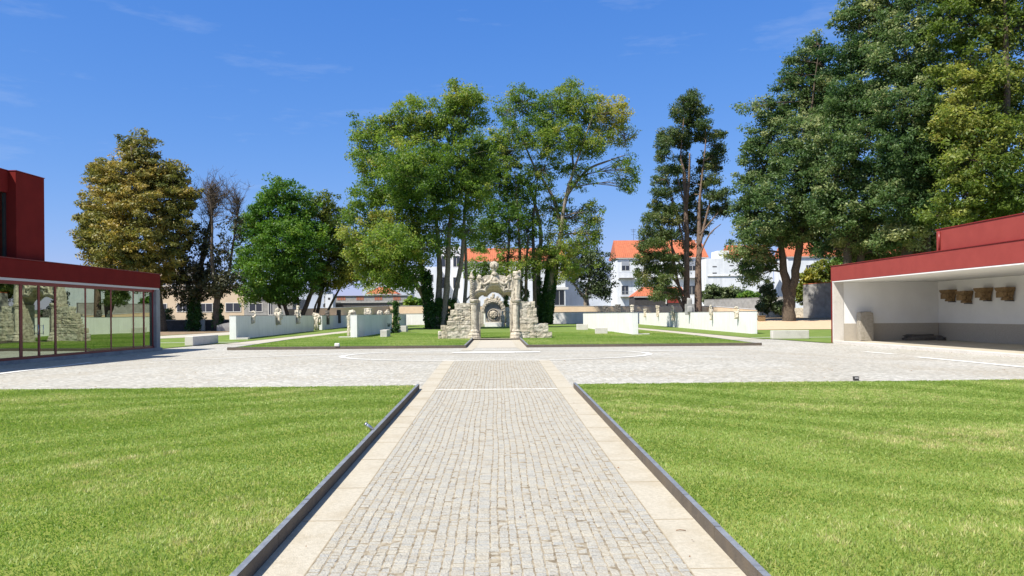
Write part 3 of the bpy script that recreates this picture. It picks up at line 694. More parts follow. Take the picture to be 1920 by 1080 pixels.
frag('block', 1158.5, 571, 585, 9.5, depth_on(1158.5, *IR), 'larger dark block on top of the right inner wall', 'granite_dark', seed=12)
frag('shaft', 1185, 572, 585, 7, depth_on(1185, *IR), 'slim pale carved stone at the near end of the right inner wall top', seed=13)
frag('block', 1177, 580.5, 585, 6, depth_on(1177, *IR), 'low dark stone beside the slim carved stone on the right inner wall', 'granite_dark', seed=14)
frag('shaft', 1209.5, 579, 595, 6, depth_on(1209.5, *OR, -.4), 'smallest broken shaft hung far along the longest right wall', seed=15)
frag('shaft', 1233, 573, 594, 6.5, depth_on(1233, *OR, -.4), 'straight tall stone shaft second along the longest right wall', seed=16)
frag('figure', 1262, 573, 601, 8.5, depth_on(1262, *OR, -.45), 'carved robed figure hung on the shaded part of the longest right wall', seed=17)
frag('figure', 1333, 572, 600, 7.5, depth_on(1333, *OR, -.45), 'slender pale figure hung on the sunlit part of the longest right wall', seed=18)
frag('scroll', 1380.5, 575, 597, 10, depth_on(1380.5, *OR, -.45), 'hooked pale gargoyle nearest the end of the longest right wall', seed=19)
D = depth_on(1293, *OR, -.3); a = W(1293, 590, D); b = W(1293, 570, D)
o = empty('coat_of_arms', (a.x, a.y, a.z), 0, 'large grey stone shield block mounted on the right wall below the cypress', 'sculpture'); H = b.z-a.z; w_ = 17*D/FPX
mb = MB(); mb.stone(0, 0, H*.5, w_, .35, H, 4, .03, .06, 21); mb.build('block', M['concrete'], o)
mb = MB(); mb.stone(0, -.2, H*.5, w_*.6, .2, H*.6, 4, .06, .4, 22); mb.stone(0, .05, H*1.2, w_*.5, .3, H*.7, 4, .1, .3, 23); mb.build('shield', M['concrete'], o)

def bench(x0, x1, y0, y1, h, label, z0=.03):
    mb = MB(); mb.bbox(x0, x1, y0, y1, z0, z0+h, .018)
    tag(mb.build('stone_bench', M['bench']), label, 'bench', 'granite block benches')
p = G(346.5, 649.2, 0); bench(p.x, p.x+.5, p.y, p.y+4.4, .55, 'long granite bench beside the glazed building corner')
p = G(1449, 636.3, 0); bench(p.x, p.x+2.4, p.y, p.y+.5, .54, 'pale granite bench beside the red pavilion')
p = G(713, 632.3, .08); bench(p.x, p.x+.52, p.y, p.y+2.0, .56, 'granite bench by the shorter left wall', .08)
p = G(748.5, 622.2, .08); bench(p.x, p.x+.72, p.y, p.y+1.6, .6, 'small granite bench behind the ivy covered post', .08)
p = G(1117, 626, .08); bench(p.x, p.x+1.0, p.y, p.y+.55, .5, 'sunlit granite bench in front of the right inner wall', .08)
p = G(1083, 618.7, .08); bench(p.x, p.x+1.1, p.y, p.y+1.4, .6, 'granite bench half in shade, left of the right inner wall', .08)

# ------------------------------------------------------------------ the old arch
aD = 56.6
arch = empty('stone_arch', ((927.5-930)/FPX*aD, aD, .02), 0, 'ruined granite gateway with trefoil arch and rubble side walls at the end of the path', 'arch')
def trefoil(k):   # outline of the opening, shrunk inwards by k metres
    pts = []
    def arc(cx, cz, r, a0, a1, n):
        for t in np.linspace(a0, a1, n): pts.append((cx + r*math.cos(t), cz + r*math.sin(t)))
    arc(-.94, 2.84, .60-k, math.pi*1.02, math.acos((.94-.60)/(.60)) if False else R(62), 9)
    arc(0, 3.21, .70-k, R(152), R(28), 13)
    arc(.96, 2.84, .60-k, R(118), R(-2), 9)
    return pts
T0 = trefoil(0)
# masonry tympanum: front slab with the opening cut out, built as a strip between outline and opening
def archslab(k, y0, y1, outer):
    inn = trefoil(k); n = len(inn); mb = MB()
    out = []
    for i in range(n):
        t = i/(n-1); out.append((outer(t)))
    v = []; f = []
    for (a, b) in zip(inn, out): v += [(a[0], y0, a[1]), (b[0], y0, b[1]), (b[0], y1, b[1]), (a[0], y1, a[1])]
    for i in range(n-1):
        q = i*4; f += [[q, q+1, q+5, q+4], [q+1, q+2, q+6, q+5], [q+2, q+3, q+7, q+6], [q+3, q, q+4, q+7]]
    f += [[0, 3, 2, 1], [(n-1)*4, (n-1)*4+1, (n-1)*4+2, (n-1)*4+3]]
    mb.add(v, f, False, .3); return mb
OUT = [(-1.56, 2.78), (-1.55, 3.4), (-1.48, 3.9), (-1.36, 4.24), (-.98, 4.36), (-.6, 4.50), (-.3, 4.57), (0, 4.6), (.35, 4.57), (.66, 4.49), (.95, 4.38), (1.28, 4.18), (1.5, 3.9), (1.55, 3.4), (1.57, 2.78)]
def outer(t):
    s = t*(len(OUT)-1); i = min(int(s), len(OUT)-2); q = s-i
    return (OUT[i][0]*(1-q)+OUT[i+1][0]*q, OUT[i][1]*(1-q)+OUT[i+1][1]*q + .02*math.sin(t*40))
archslab(.02, -.10, 1.06, outer).build('gable', M['granite_mason'], arch)
mb = MB()
mb.tube([(x, -.14, z) for x, z in trefoil(-.07)], .085, 7, .3); mb.tube([(x, -.10, z) for x, z in trefoil(.05)], .06, 7, .5)
mb.build('arch_moulding', M['granite_mason'], arch)
def splay(t): return [(x*(1-.22*t), 2.8 + (z-2.8)*(1-.40*t)) for x, z in trefoil(.05)]
mb = MB(); RI = [(t, -.08 + 1.15*t, (.028 if i % 2 else -.028)) for i, t in enumerate(np.linspace(0, 1, 10))]; v = []; f = []; n = len(T0)
for t, y_, rr in RI:
    for (x, z) in splay(t): v.append((x, y_, z + rr))
for a in range(len(RI)-1):
    for b in range(n-1): f.append([a*n+b, a*n+b+1, (a+1)*n+b+1, (a+1)*n+b])
mb.add(v, f, False, .4)
E_ = splay(1.0); v = []; f = []
for i, (x, z) in enumerate(E_):
    t = i/(n-1); ox, oz = outer(t); v += [(x, 1.07, z), (ox, 1.07, oz*.93), (ox, 1.2, oz*.93), (x, 1.2, z)]
for i in range(n-1): q = i*4; f += [[q, q+1, q+5, q+4], [q+1, q+2, q+6, q+5], [q+2, q+3, q+7, q+6], [q+3, q, q+4, q+7]]
mb.add(v, f, False, .4)
for i in range(6, n-6): mb.stone(E_[i][0], 1.05, E_[i][1]-.03, .10, .12, .13, 3, .1, .7, 50+i)
mb.build('inner_arch', M['granite_mason'], arch)
# ogee hood, dark shade of the pockets, crockets
mb = MB()
for s_ in (-1, 1):
    mb.tube([(s_*.10, -.12, 4.55), (s_*.16, -.14, 4.25), (s_*.36, -.15, 4.05), (s_*.66, -.15, 3.88), (s_*.86, -.15, 3.92), (s_*.95, -.14, 4.12), (s_*1.05, -.14, 4.25)], [.08, .10, .12, .13, .12, .11, .09], 7)
    mb.tube([(s_*.66, -.13, 3.62), (s_*.80, -.13, 3.85), (s_*.86, -.13, 3.95)], .09, 6)
    mb.tube([(s_*1.02, -.13, 3.50), (s_*.98, -.13, 3.75), (s_*.93, -.13, 4.0)], .09, 6)
    mb.stone(s_*1.06, -.1, 4.36, .30, .30, .36, 4, .14, .7, 60+s_); mb.stone(s_*.92, -.1, 4.24, .22, .26, .2, 3, .14, .7, 63+s_); mb.stone(s_*.62, -.14, 4.14, .16, .16, .18, 3, .14, .8, 66+s_)
mb.bbox(-.30, .30, -.30, .1, 3.94, 4.09, .03, .8); mb.build('hood_carving', M['granite_mason'], arch)
for s_ in (-1, 1):
    mb = MB(); mb.prism([(s_*.80, 3.64), (s_*.93, 3.66), (s_*.92, 3.80), (s_*.84, 3.82), (s_*.76, 3.72)], -.125, -.08); mb.build('pocket_shade', M['granite_dark'], arch)  # dark prism painted in for the shade inside each small hole
mb = MB(); mb.lathe([(.16, 4.05), (.20, 4.2), (.14, 4.34), (.13, 4.5), (.22, 4.56), (.23, 4.64), (.15, 4.72), (.14, 4.84), (.20, 4.9), (.16, 4.98)], 0, -.08, 0, 8, flute=.05)
mb.lathe([(.15, 4.96), (.27, 5.05), (.30, 5.2), (.27, 5.36), (.17, 5.46), (.05, 5.49)], 0, -.08, 0, 10, flute=.10)
for i in range(7):
    a = i/7*6.28; mb.stone(.23*math.cos(a), -.08+.23*math.sin(a), 5.2+.06*math.sin(i*3), .16, .16, .26, 3, .14, .7, 70+i)
for i in range(5):
    a = i/5*6.28; mb.stone(.16*math.cos(a), -.08+.16*math.sin(a), 4.62, .13, .13, .16, 3, .14, .7, 80+i)
mb.build('finial', M['granite_mason'], arch)
# columns
def column(s_, label):
    x = -1.44 if s_ < 0 else 1.50
    mb = MB()
    mb.lathe([(.44, 0), (.44, .22), (.38, .26), (.40, .34), (.36, .42), (.30, .50), (.33, .58), (.27, .66), (.23, .74), (.23, 2.45), (.27, 2.50), (.24, 2.56), (.32, 2.66), (.34, 2.78), (.26, 2.82)], x, -.22, 0, 12, .4, False)
    c1 = mb.build('column', M['granite_mason'], arch)
    mb = MB()   # jamb with thin shafts
    jx0, jx1 = (x+.0, -1.02) if s_ < 0 else (1.10, x+.05)
    for kz in range(6):
        z0 = .0+kz*.46; mb.bbox(min(jx0, jx1)-(.25 if s_ < 0 else 0), max(jx0, jx1)+(.25 if s_ > 0 else 0), -.14, 1.15, z0, z0+.452, .012, random.random())
    for q in range(3):
        xx = (-1.06+.0 if s_ < 0 else 1.12) - s_*(-.10*q) ; mb.tube([(xx, -.16, .1), (xx, -.16, 2.8)], .05, 6)
    mb.build('jamb', M['granite_mason'], arch)
    mb = MB(); top = 4.33
    xs = -1.60 if s_ < 0 else 1.62
    if s_ < 0:
        pts = [(xs+.02*math.sin(i*.9)*1.5, -.15+.02*math.cos(i*.9), 2.8+i*.11) for i in range(14)]; mb.tube(pts, [.15-.002*i for i in range(14)], 6, .4)
        for q in range(10):   # twisted rope strands
            z0 = 2.85+q*.14; mb.tube([(xs-.13, -.24, z0), (xs, -.31, z0+.08), (xs+.13, -.24, z0+.17)], .035, 5)
        mb.lathe([(.15, 4.28), (.22, 4.34), (.22, 4.42), (.13, 4.48), (.10, 4.6), (.03, 4.78)], xs, -.15, 0, 6, .4, False)
    else:
        mb.lathe([(.20, 2.8), (.19, 4.2), (.26, 4.28), (.25, 4.4), (.20, 4.44)], xs, -.15, 0, 8, .4, False)
        mb.stone(xs-.10, -.1, 4.58, .42, .36, .42, 4, .12, .4, 91); mb.stone(xs+.17, .0, 4.55, .2, .3, .6, 3, .1, .3, 92); mb.stone(xs-.3, .05, 3.6, .30, .5, 1.5, 4, .05, .1, 93)
    mb.build('pinnacle', M['granite_mason'], arch)
column(-1, ''); column(1, '')
def wing(rows, inner, s_, nm='side_wall'):
    mb = MB(); k = 0; g = random.Random(11+s_)
    zb = 0
    for z0, z1, xo in rows:
        x = inner; 
        while True:
            wd = g.uniform(.45, 1.0)
            rest = abs(xo - x)
            if rest < .12: break
            if rest - wd < .32: wd = rest
            xa = x; xb = x + s_*wd
            k += 1; hh = z1-z0
            if wd < .6 and g.random() < .25 and hh > .5:      # a pair of flat stones
                for (za, zb2) in ((z0, z0+hh*.5), (z0+hh*.5, z1)):
                    mb.stone((xa+xb)/2, .12, (za+zb2)/2, wd-.015, .78, zb2-za-.012, 5, .035, .07, k*3+int(za*10), g.random())
            elif wd > .6 and g.random() < .35:
                hs_ = g.uniform(.35, .65); mb.stone(xa+s_*wd*.3, .12, (z0+z1)/2, wd*.6-.02, .8, hh-.02, 5, .025, .14, k*3+400, g.random())
                mb.stone(xa+s_*wd*.8, .12, z0+hh*hs_/2, wd*.4-.02, .78, hh*hs_-.02, 4, .03, .2, k*3+500, g.random()); mb.stone(xa+s_*wd*.8, .12, z0+hh*(1+hs_)/2, wd*.4-.02, .76, hh*(1-hs_)-.02, 4, .03, .2, k*3+600, g.random())
            else: mb.stone((xa+xb)/2, .12+g.uniform(-.03, .03), (z0+z1)/2, wd-.012, .8, hh-.02, 5, .022, .10, k*3+200, g.random())
            x = xb
            if wd == rest: break
    mb.build(nm, M['granite_mason'], arch)
    mb = MB()
    for z0, z1, xo in rows: mb.box(min(inner, xo)+.10, max(inner, xo)-.10, -.235, .42, z0, z1-.04)
    mb.build('mortar_core', M['mortar'], arch)
wing([(0, .62, -4.0), (.62, 1.03, -3.8), (1.03, 1.34, -3.36), (1.34, 1.68, -3.28), (1.68, 2.10, -3.12), (2.10, 2.58, -2.80)], -1.68, -1)
wing([(0, .50, 4.05), (.50, 1.10, 3.78), (1.10, 1.54, 3.05), (1.54, 2.20, 2.98), (2.20, 2.66, 2.85)], 1.75, 1)

for ch in list(arch.children):
    if ch.name.startswith('side_wall'): weather(ch, 1, .10, .30)
    elif ch.name.startswith(('finial', 'hood_carving', 'pinnacle')): weather(ch, 1, .10, .11)
    elif ch.name.startswith(('gable', 'arch_moulding', 'inner_arch')): weather(ch, 1, .07, .16)
    elif ch.name.startswith('column'): weather(ch, 2, .07, .22)
    elif ch.name.startswith('jamb'): weather(ch, 2, .05, .2)
# ------------------------------------------------------------------ second portal behind
pD = 112.0; SC = pD/FPX
por = empty('carved_portal', W(925.5, 614, pD), 0, 'smaller carved portal with a round armillary medallion seen through the arch', 'sculpture')
por.location.z = .05
k = SC
mb = MB(); mb.bbox(-17*k, 17*k, 0, .7, 0, .62, .02); mb.build('plinth', M['plaster'], por)
for s_, w0, w1, hh in ((-1, 18.5, 25, 33), (1, 15, 22, 36)):
    mb = MB(); mb.stone(s_*(w0+w1)/2*k, .2, hh/2*k, (w1-w0)*k, .6, hh*k, 5, .03, .08, 30+s_); mb.build('pier', M['granite_mason'], por)
mb = MB(); n = 14; v = []; f = []
for i in range(n+1):
    a = math.pi*(1-i/n); ri, ro = 16*k, 24*k; zc = 27*k
    for (r_, y_) in ((ri, 0), (ro, 0), (ro, .6), (ri, .6)): v.append((r_*math.cos(a), y_, zc + r_*1.1*math.sin(a)))
for i in range(n):
    q = i*4; f += [[q, q+1, q+5, q+4], [q+1, q+2, q+6, q+5], [q+2, q+3, q+7, q+6], [q+3, q, q+4, q+7]]
mb.add(v, f); mb.build('arch_ring', M['granite_mason'], por)
mb = MB()
for i in range(9):
    t = -1 + i/4; mb.stone(t*15*k, .15, (28 + 26.4*math.sqrt(1-(t*15/24)**2) + 1.5*math.sin(i*2.2))*k, 4.4*k, .3, (5+1.5*math.cos(i*2))*k, 3, .16, .6, 100+i)
mb.stone(0, .15, 59*k, 5*k, .3, 8*k, 4, .1, .5, 120); mb.build('crest', M['granite_mason'], por)
mb = MB(); mb.prism([(-15*k, 8*k), (15*k, 8*k), (16*k, 34*k), (13*k, 40*k), (8*k, 44.5*k), (0, 46*k), (-8*k, 44.5*k), (-13*k, 40*k), (-16*k, 34*k)], .32, .5); mb.build('niche_back', M['concrete'], por)
mb = MB(); pts = [(10.5*k*math.cos(a), .22, 23*k+10.5*k*math.sin(a)) for a in np.linspace(0, 2*math.pi, 21)]; mb.tube(pts, .9*k, 6); mb.build('medallion_ring', M['granite_mason'], por)
mb = MB()
mb.stone(0, .25, 23*k, 13.5*k, .35, 13.5*k, 6, .05, .9, 40)
for i in range(14):
    a = i*2.4; q = .3+.55*(i/14); mb.stone(7*k*q*math.cos(a), .08, 23*k+7*k*q*math.sin(a), 3.4*k, .2, 3.4*k, 3, .14, .7, 200+i)
weather(mb.build('medallion', M['granite_mason'], por), 1, .12, .12)
mb = MB()
for i in range(12):
    a = math.pi*(1-(i+.5)/12); mb.stone(20*k*math.cos(a), -.02, 27*k+22*k*math.sin(a), 5.4*k, .2, 5.4*k, 3, .12, .4, 230+i, .5)
weather(mb.build('voussoir', M['granite_mason'], por), 1, .12, .15)
mb = MB()
for s_ in (-1, 1): mb.prism([(s_*14.5*k, 8*k), (s_*10*k, 8*k), (s_*11.5*k, 12*k), (s_*13*k, 18*k)], .1, .28)
mb.bbox(-10*k, 10*k, .05, .29, 8*k, 10*k, .01); mb.build('base_scroll', M['granite_mason'], por)
frag('figure', 943, 583, 615.5, 7, 110.5, 'weathered figure statue standing at the right pier of the small portal', seed=31)
frag('shaft', 952, 577, 615.5, 9, 111, 'rough upright slab behind the figure at the small portal', seed=32)

# ------------------------------------------------------------------ boundary walls
def longwall(name, p0, p1, z0, z1a, z1b, th, m_, label, cap=None):
    (x0, y0), (x1, y1) = p0, p1; L_ = math.hypot(x1-x0, y1-y0); rz = math.atan2(y1-y0, x1-x0)
    o = empty(name, (x0, y0, 0), rz, label, 'wall'); mb = MB()
    mb.prism([(0, z0), (L_, z0), (L_, z1b), (0, z1a)], -th/2, th/2); mb.build('wall', M[m_], o)
    mb = MB(); mb.prism([(0, z1a+.003), (L_, z1b+.003), (L_, z1b+.08), (0, z1a+.08)], -th/2-.04, th/2+.04); mb.build('coping', M[cap or 'concrete'], o)
    return o
A = W(690, 590, 142); B = W(1210, 590, 142)
longwall('boundary_wall', (A.x, A.y), (B.x, B.y), -.2, 2.02, 2.10, .4, 'plaster', 'long low white wall closing the garden behind the arch')
A = W(540, 590, 116); B = W(728, 590, 148); Cc = W(1330, 590, 148); E = W(1425, 590, 120)
longwall('peach_wall', (A.x, A.y), (B.x, B.y), -.2, 2.75, 3.5, .4, 'peach', 'shaded peach coloured wall running behind the left sculptures', 'lip')
longwall('peach_wall', (B.x, B.y), (Cc.x, Cc.y), -.2, 3.5, 3.0, .4, 'peach', 'sunlit peach coloured wall behind the white boundary wall', 'lip')
longwall('peach_wall', (Cc.x, Cc.y), (E.x, E.y), -.2, 3.0, 2.15, .4, 'peach', 'low end of the peach wall sloping down behind the right sculptures', 'lip')
A = W(1322, 590, 152); B = W(1490, 590, 132)
longwall('concrete_wall', (A.x, A.y), (B.x, B.y), -.2, 4.25, 4.35, .4, 'concrete', 'grey weathered concrete wall below the white houses at the right')
A = W(1424, 590, 118); B = W(1512, 590, 108)
o = empty('rubble_wall', (A.x, A.y, 0), math.atan2(B.y-A.y, B.x-A.x), 'pale rubble stone wall behind the forked tree', 'wall'); Lw = math.hypot(B.x-A.x, B.y-A.y)
mb = MB()
for r_ in range(6):
    x = -.3*(r_ % 2)
    while x < Lw: wd = random.uniform(.4, .9); mb.stone(x+wd/2, 0, .55+r_*.33, wd, .6, .345, 3, .06, .15, int(x*10)+r_*77, random.random()); x += wd
mb.build('stonework', M['granite'], o)
mb = MB(); mb.box(0, Lw, -.2, .2, -.2, 2.35); mb.build('core', M['concrete'], o)
A = W(1508, 590, 104); B = W(1600, 590, 100)
o = longwall('old_wall', (A.x, A.y), (B.x, B.y), -.2, 5.35, 5.6, .7, 'concrete', 'tall stained old wall with tiled top between the forked tree and the pavilion', 'roof')
# left low walls
def lw(px0, px1, D, z1, m_, label, th=.35):
    A = W(px0, 590, D); B = W(px1, 590, D); return longwall('low_wall', (A.x, A.y), (B.x, B.y), -.2, z1, z1, th, m_, label)
lw(285, 374, 101, 1.36, 'slate', 'dark low wall beyond the lawn, left of the white gate pillar')
lw(384, 452, 101, 1.36, 'slate', 'dark low wall beyond the lawn, right of the white gate pillar')
A = W(379, 621, 100.6); mb = MB(); mb.bbox(-.3, .3, -.3, .3, -.2, 1.42, .02); mb.bbox(-.34, .34, -.34, .34, 1.423, 1.48, .01)
tag(mb.build('gate_pillar', M['plaster'], loc=(A.x, A.y, 0)), 'short white gate pillar between the two dark low walls', 'pillar')
A = W(424, 621, 96); mb = MB(); mb.prism([(-.95, 0), (.9, 0), (.9, 1.15), (-.2, .95), (-.95, .75)], -.5, .6)
tag(mb.build('concrete_hopper', M['concrete'], loc=(A.x, A.y, 0)), 'sloping grey concrete block beside the forked trunk left of the white wall', 'block')

# ------------------------------------------------------------------ houses
def house(name, label, px0, px1, yb, ye, D, depth, wall, roof=None, yr=None, wins=(), gable=False, rot=0, over=.4, hipl=0, hipr=0, ycut=None):
    a = W(px0, yb, D); b = W(px1, ye, D); w_ = b.x-a.x; z0 = -.3; z1 = b.z
    o = empty(name, (a.x, a.y, 0), rot, label, 'house')
    mb = MB(); mb.box(0, w_, 0, depth, z0, z1); mb.build('wall', M[wall], o)
    if roof:
        zr_ = W(px0, yr, D+depth/2).z
        mb = MB(); v = [(-over, -over, z1-.05), (w_+over, -over, z1-.05), (w_+over, depth+over, z1-.05), (-over, depth+over, z1-.05), (hipl, depth/2, zr_), (w_-hipr, depth/2, zr_)]
        v2 = [(x, y, z+.18) for x, y, z in v]
        mb.add(v2, [(0,1,5,4), (2,3,4,5), (1,2,5), (3,0,4), (0,3,2,1)])
        # tile ribs
        nr = int(w_/.55)
        for i in range(nr+1):
            t = i/nr; xa = -over + (w_+2*over)*t; xb = min(max(xa, hipl), w_-hipr); mb.tube([(xa, -over, z1+.15), (xb, depth/2, zr_+.2)], .045, 4)
        mb.build('roof', M['roof'], o)
        mb = MB(); mb.box(-over, w_+over, -over-.06, -over+.06, z1-.12, z1+.07); mb.build('gutter', M['lip'], o)
    for wn in wins:
        (wx0, wx1, wy0, wy1, kd) = wn
        A = W(wx0, wy1, D); B = W(wx1, wy0, D); x0 = A.x-a.x; x1 = B.x-a.x; za = A.z; zb = B.z
        if kd == 'win' or kd == 'shut':
            mb = MB(); t = .12
            mb.box(x0-t, x1+t, -.06, .03, za-t, za); mb.box(x0-t, x1+t, -.06, .03, zb, zb+t); mb.box(x0-t, x0, -.06, .03, za+.001, zb-.001); mb.box(x1, x1+t, -.06, .03, za+.001, zb-.001)
            mb.box((x0+x1)/2-.05, (x0+x1)/2+.05, -.045, -.021, za, zb)
            fr = mb.build('window', M['lip'], o)
            mb = MB(); mb.box(x0, x1, -.02, .02, za, zb); mb.build('pane', M['window'], fr)
            if kd == 'shut': mb = MB(); mb.box(x0+.02, x1-.02, -.05, -.022, zb-(zb-za)*.45, zb-.002); mb.build('shutter', M['shutter'], fr)
        elif kd == 'dark': mb = MB(); mb.box(x0, x1, -.03, .03, za, zb); mb.build('recess', M['slate'], o)
        elif kd == 'red': mb = MB(); mb.box(x0, x1, -.05, .03, za, zb); mb.build('door', M['red_light'], o)
        elif kd == 'grille': 
            mb = MB(); nx_ = 5
            for q in range(nx_): mb.box(x0+(x1-x0)*(q+.15)/nx_, x0+(x1-x0)*(q+.75)/nx_, -.05, .03, za, zb)
            mb.build('vent_grille', M['roof'], o)
        elif kd == 'balc':
            mb = MB(); mb.box(x0, x1, -1.2, .0, za-.15, za); bl = mb.build('balcony', M['concrete'], o)
            mb = MB(); mb.box(x0, x1, -1.2, -1.15, zb-.08, zb); nb = int((x1-x0)/.35)
            for q in range(nb+1): xx = x0+(x1-x0)*q/nb; mb.box(xx-.02, xx+.02, -1.19, -1.16, za+.001, zb-.081)
            mb.build('railing', M['shutter'], bl)
        elif kd == 'slab': mb = MB(); mb.box(x0, x1, -.25, .02, za, zb); mb.build('ledge', M['lip'], o)
        elif kd == 'chim':
            mb = MB(); mb.box(x0, x1, depth*.4, depth*.4+1.2, za, zb); mb.box(x0-.12, x1+.12, depth*.4-.12, depth*.4+1.32, zb+.002, zb+.2); mb.build('chimney', M['house_white'], o)
    return o
wl = []
for x in (1166, 1208, 1250, 1292): wl += [(x, x+14, 491, 507, 'shut'), (x, x+12, 536, 552, 'win')]
wl += [(1160, 1190, 511, 521, 'balc'), (1204, 1240, 511, 521, 'balc'), (1262, 1326, 511, 521, 'balc'), (1163, 1186, 546, 556, 'balc'), (1158, 1330, 521.5, 523.5, 'slab')]
house('apartment_house', 'white three storey house with balconies and a wide orange roof behind the cypress', 1158, 1326, 580, 483, 228, 14, 'house_white', 'roof', 452, wl + [(1314, 1324, 447, 458, 'chim')], hipl=0)
mbx = MB(); P = W(1188, 452, 236)
mbx.tube([(0,0,-1), (0,0,3.6)], .05, 5)
for zz, ln in ((3.4, 1.1), (3.0, .9), (2.7, .7), (1.9, .9)): mbx.tube([(-ln/1.3, 0, zz), (ln/1.3, 0, zz)], .035, 4)
tag(mbx.build('television_antenna', M['black'], loc=P), 'thin television antenna on the ridge of the orange roof', 'antenna')
house('white_house', 'bright white stepped house with small vents right of the cypress', 1324, 1418, 575, 484, 216, 9, 'house_white', None, None,
      [(1336, 1344, 499, 501, 'dark'), (1368, 1376, 497, 499, 'dark'), (1336, 1344, 511, 513, 'dark'), (1326, 1418, 516, 518, 'slab'), (1398, 1408, 505, 514, 'win')])
mb = MB(); A = W(1345, 484.5, 217); B = W(1367, 470, 217); mb.bbox(0, B.x-A.x, 0, 6, 0, B.z-A.z, .03)
tag(mb.build('stair_tower', M['house_white'], loc=A), 'white stair block rising from the stepped white house roof', 'building')
house('tiled_house', 'white house with orange roof glimpsed right of the stepped white house', 1372, 1450, 575, 486, 236, 12, 'house_white', 'roof', 461, [(1424, 1434, 540, 556, 'win')])
house('tiled_house', 'white house with faded orange roof seen between the right trunks', 1478, 1600, 575, 481, 240, 12, 'house_white', 'roof', 455, [(1512, 1520, 497, 512, 'win'), (1550, 1560, 497, 512, 'win')])
house('tiled_house', 'white house far right glimpsed between the big tree trunks', 1640, 1760, 575, 476, 250, 12, 'house_white', 'roof', 455, [(1660, 1670, 492, 506, 'win')])
house('tiled_house', 'pale house with long orange roof behind the arch', 868, 1060, 580, 490, 232, 14, 'house_white', 'roof', 467,
      [(898, 912, 505, 522, 'shut'), (940, 952, 505, 522, 'shut'), (1040, 1058, 544, 572, 'win'), (990, 1002, 505, 522, 'shut'), (1026, 1066, 538, 543, 'slab')])
house('flat_house', 'white block coloured in pale blue shade glimpsed behind the ivy trunks', 1060, 1156, 580, 520, 240, 12, 'house_shade', None, None, [(1100, 1104, 548, 580, 'dark')])
house('white_house', 'tall white house with grey windows behind the ivy covered trunks', 820, 875, 580, 462, 245, 12, 'house_white', None, None, [(828, 842, 480, 500, 'win'), (850, 862, 480, 500, 'win'), (828, 842, 520, 540, 'win'), (850, 862, 520, 540, 'win')])
house('low_annex', 'dark shed with orange tiled roof and a red door below the cypress', 1190, 1285, 580, 556, 170, 7, 'slate', 'roof', 540, [(1250, 1274, 551, 568, 'red'), (1248, 1250, 550, 570, 'slab'), (1275, 1278, 550, 572, 'slab')], over=.2, hipl=2.2)
house('terrace_house', 'grey balustraded terrace house with orange vents at the left', 608, 762, 580, 553.5, 178, 8, 'concrete', None, None,
      [(632, 648, 556, 563, 'grille'), (668, 682, 556, 563, 'grille'), (702, 717, 556, 563, 'grille'), (737, 751, 556, 563, 'grille'), (606, 764, 553.6, 555, 'slab'), (604, 764, 566, 568, 'slab'), (606, 764, 569, 576, 'dark')])
house('tiled_house', 'small house with orange roof above the grey balustrade', 690, 742, 575, 551.5, 196, 9, 'house_white', 'roof', 540, [], hipl=2, hipr=2.5)
house('white_house', 'small white hut at the left end of the grey balustrade', 610, 624, 580, 551, 174, 3, 'house_white', None, None, [(615, 619, 558, 562, 'dark')])
house('flat_house', 'white block coloured in lilac shade between the green trees and the terrace', 548, 610, 590, 545, 210, 10, 'house_shade', None, None, [])
house('flat_house', 'white block coloured in pale blue shade with white pilaster above the terrace roof', 680, 770, 575, 520, 222, 10, 'house_shade', None, None, [(708, 711, 522, 560, 'slab'), (755, 772, 526, 536, 'win')])
house('flat_house', 'white block with dark glazing left of the ivy trunks', 768, 822, 580, 500, 235, 10, 'house_white', None, None, [(775, 790, 515, 528, 'win'), (798, 812, 515, 528, 'win')])
house('cream_house', 'cream house with wide dark windows behind the dark leafed trees', 285, 457, 612, 536, 150, 14, 'cream', None, None,
      [(373, 397, 569.5, 584.5, 'win'), (423, 450, 568.5, 584, 'win'), (332, 352, 570, 584, 'win'), (296, 312, 570, 583, 'win'), (285, 457, 534, 537, 'slab')])
house('upper_cream_house', 'taller cream house with railings behind the autumn tree', 292, 345, 612, 505, 172, 12, 'cream', None, None, [(298, 310, 520, 536, 'win'), (322, 336, 520, 536, 'win')])
house('flat_house', 'grey house with one large dark window left of the green tree stems', 458, 548, 612, 560, 146, 12, 'concrete', None, None, [(468, 491, 569.5, 584, 'win'), (504, 511, 564, 590, 'win'), (456, 548, 557, 560, 'slab')])
# hills far away
V = []; Fh = []; n = 90
for i in range(n+1):
    x = -1100 + 2200*i/n; h = 6 + 5*math.sin(i*.21) + 3*math.sin(i*.53+1)
    V += [(x, 820, -2), (x, 900, h), (x, 1200, h*.8)]
for i in range(n): q = i*3; Fh += [[q, q+3, q+4, q+1], [q+1, q+4, q+5, q+2]]
struct(npmesh('hills', np.array(V, float), np.array(Fh), mat('hill_green', (.07,.10,.06), 1, (.10,.11,.06), .02), smooth=True))

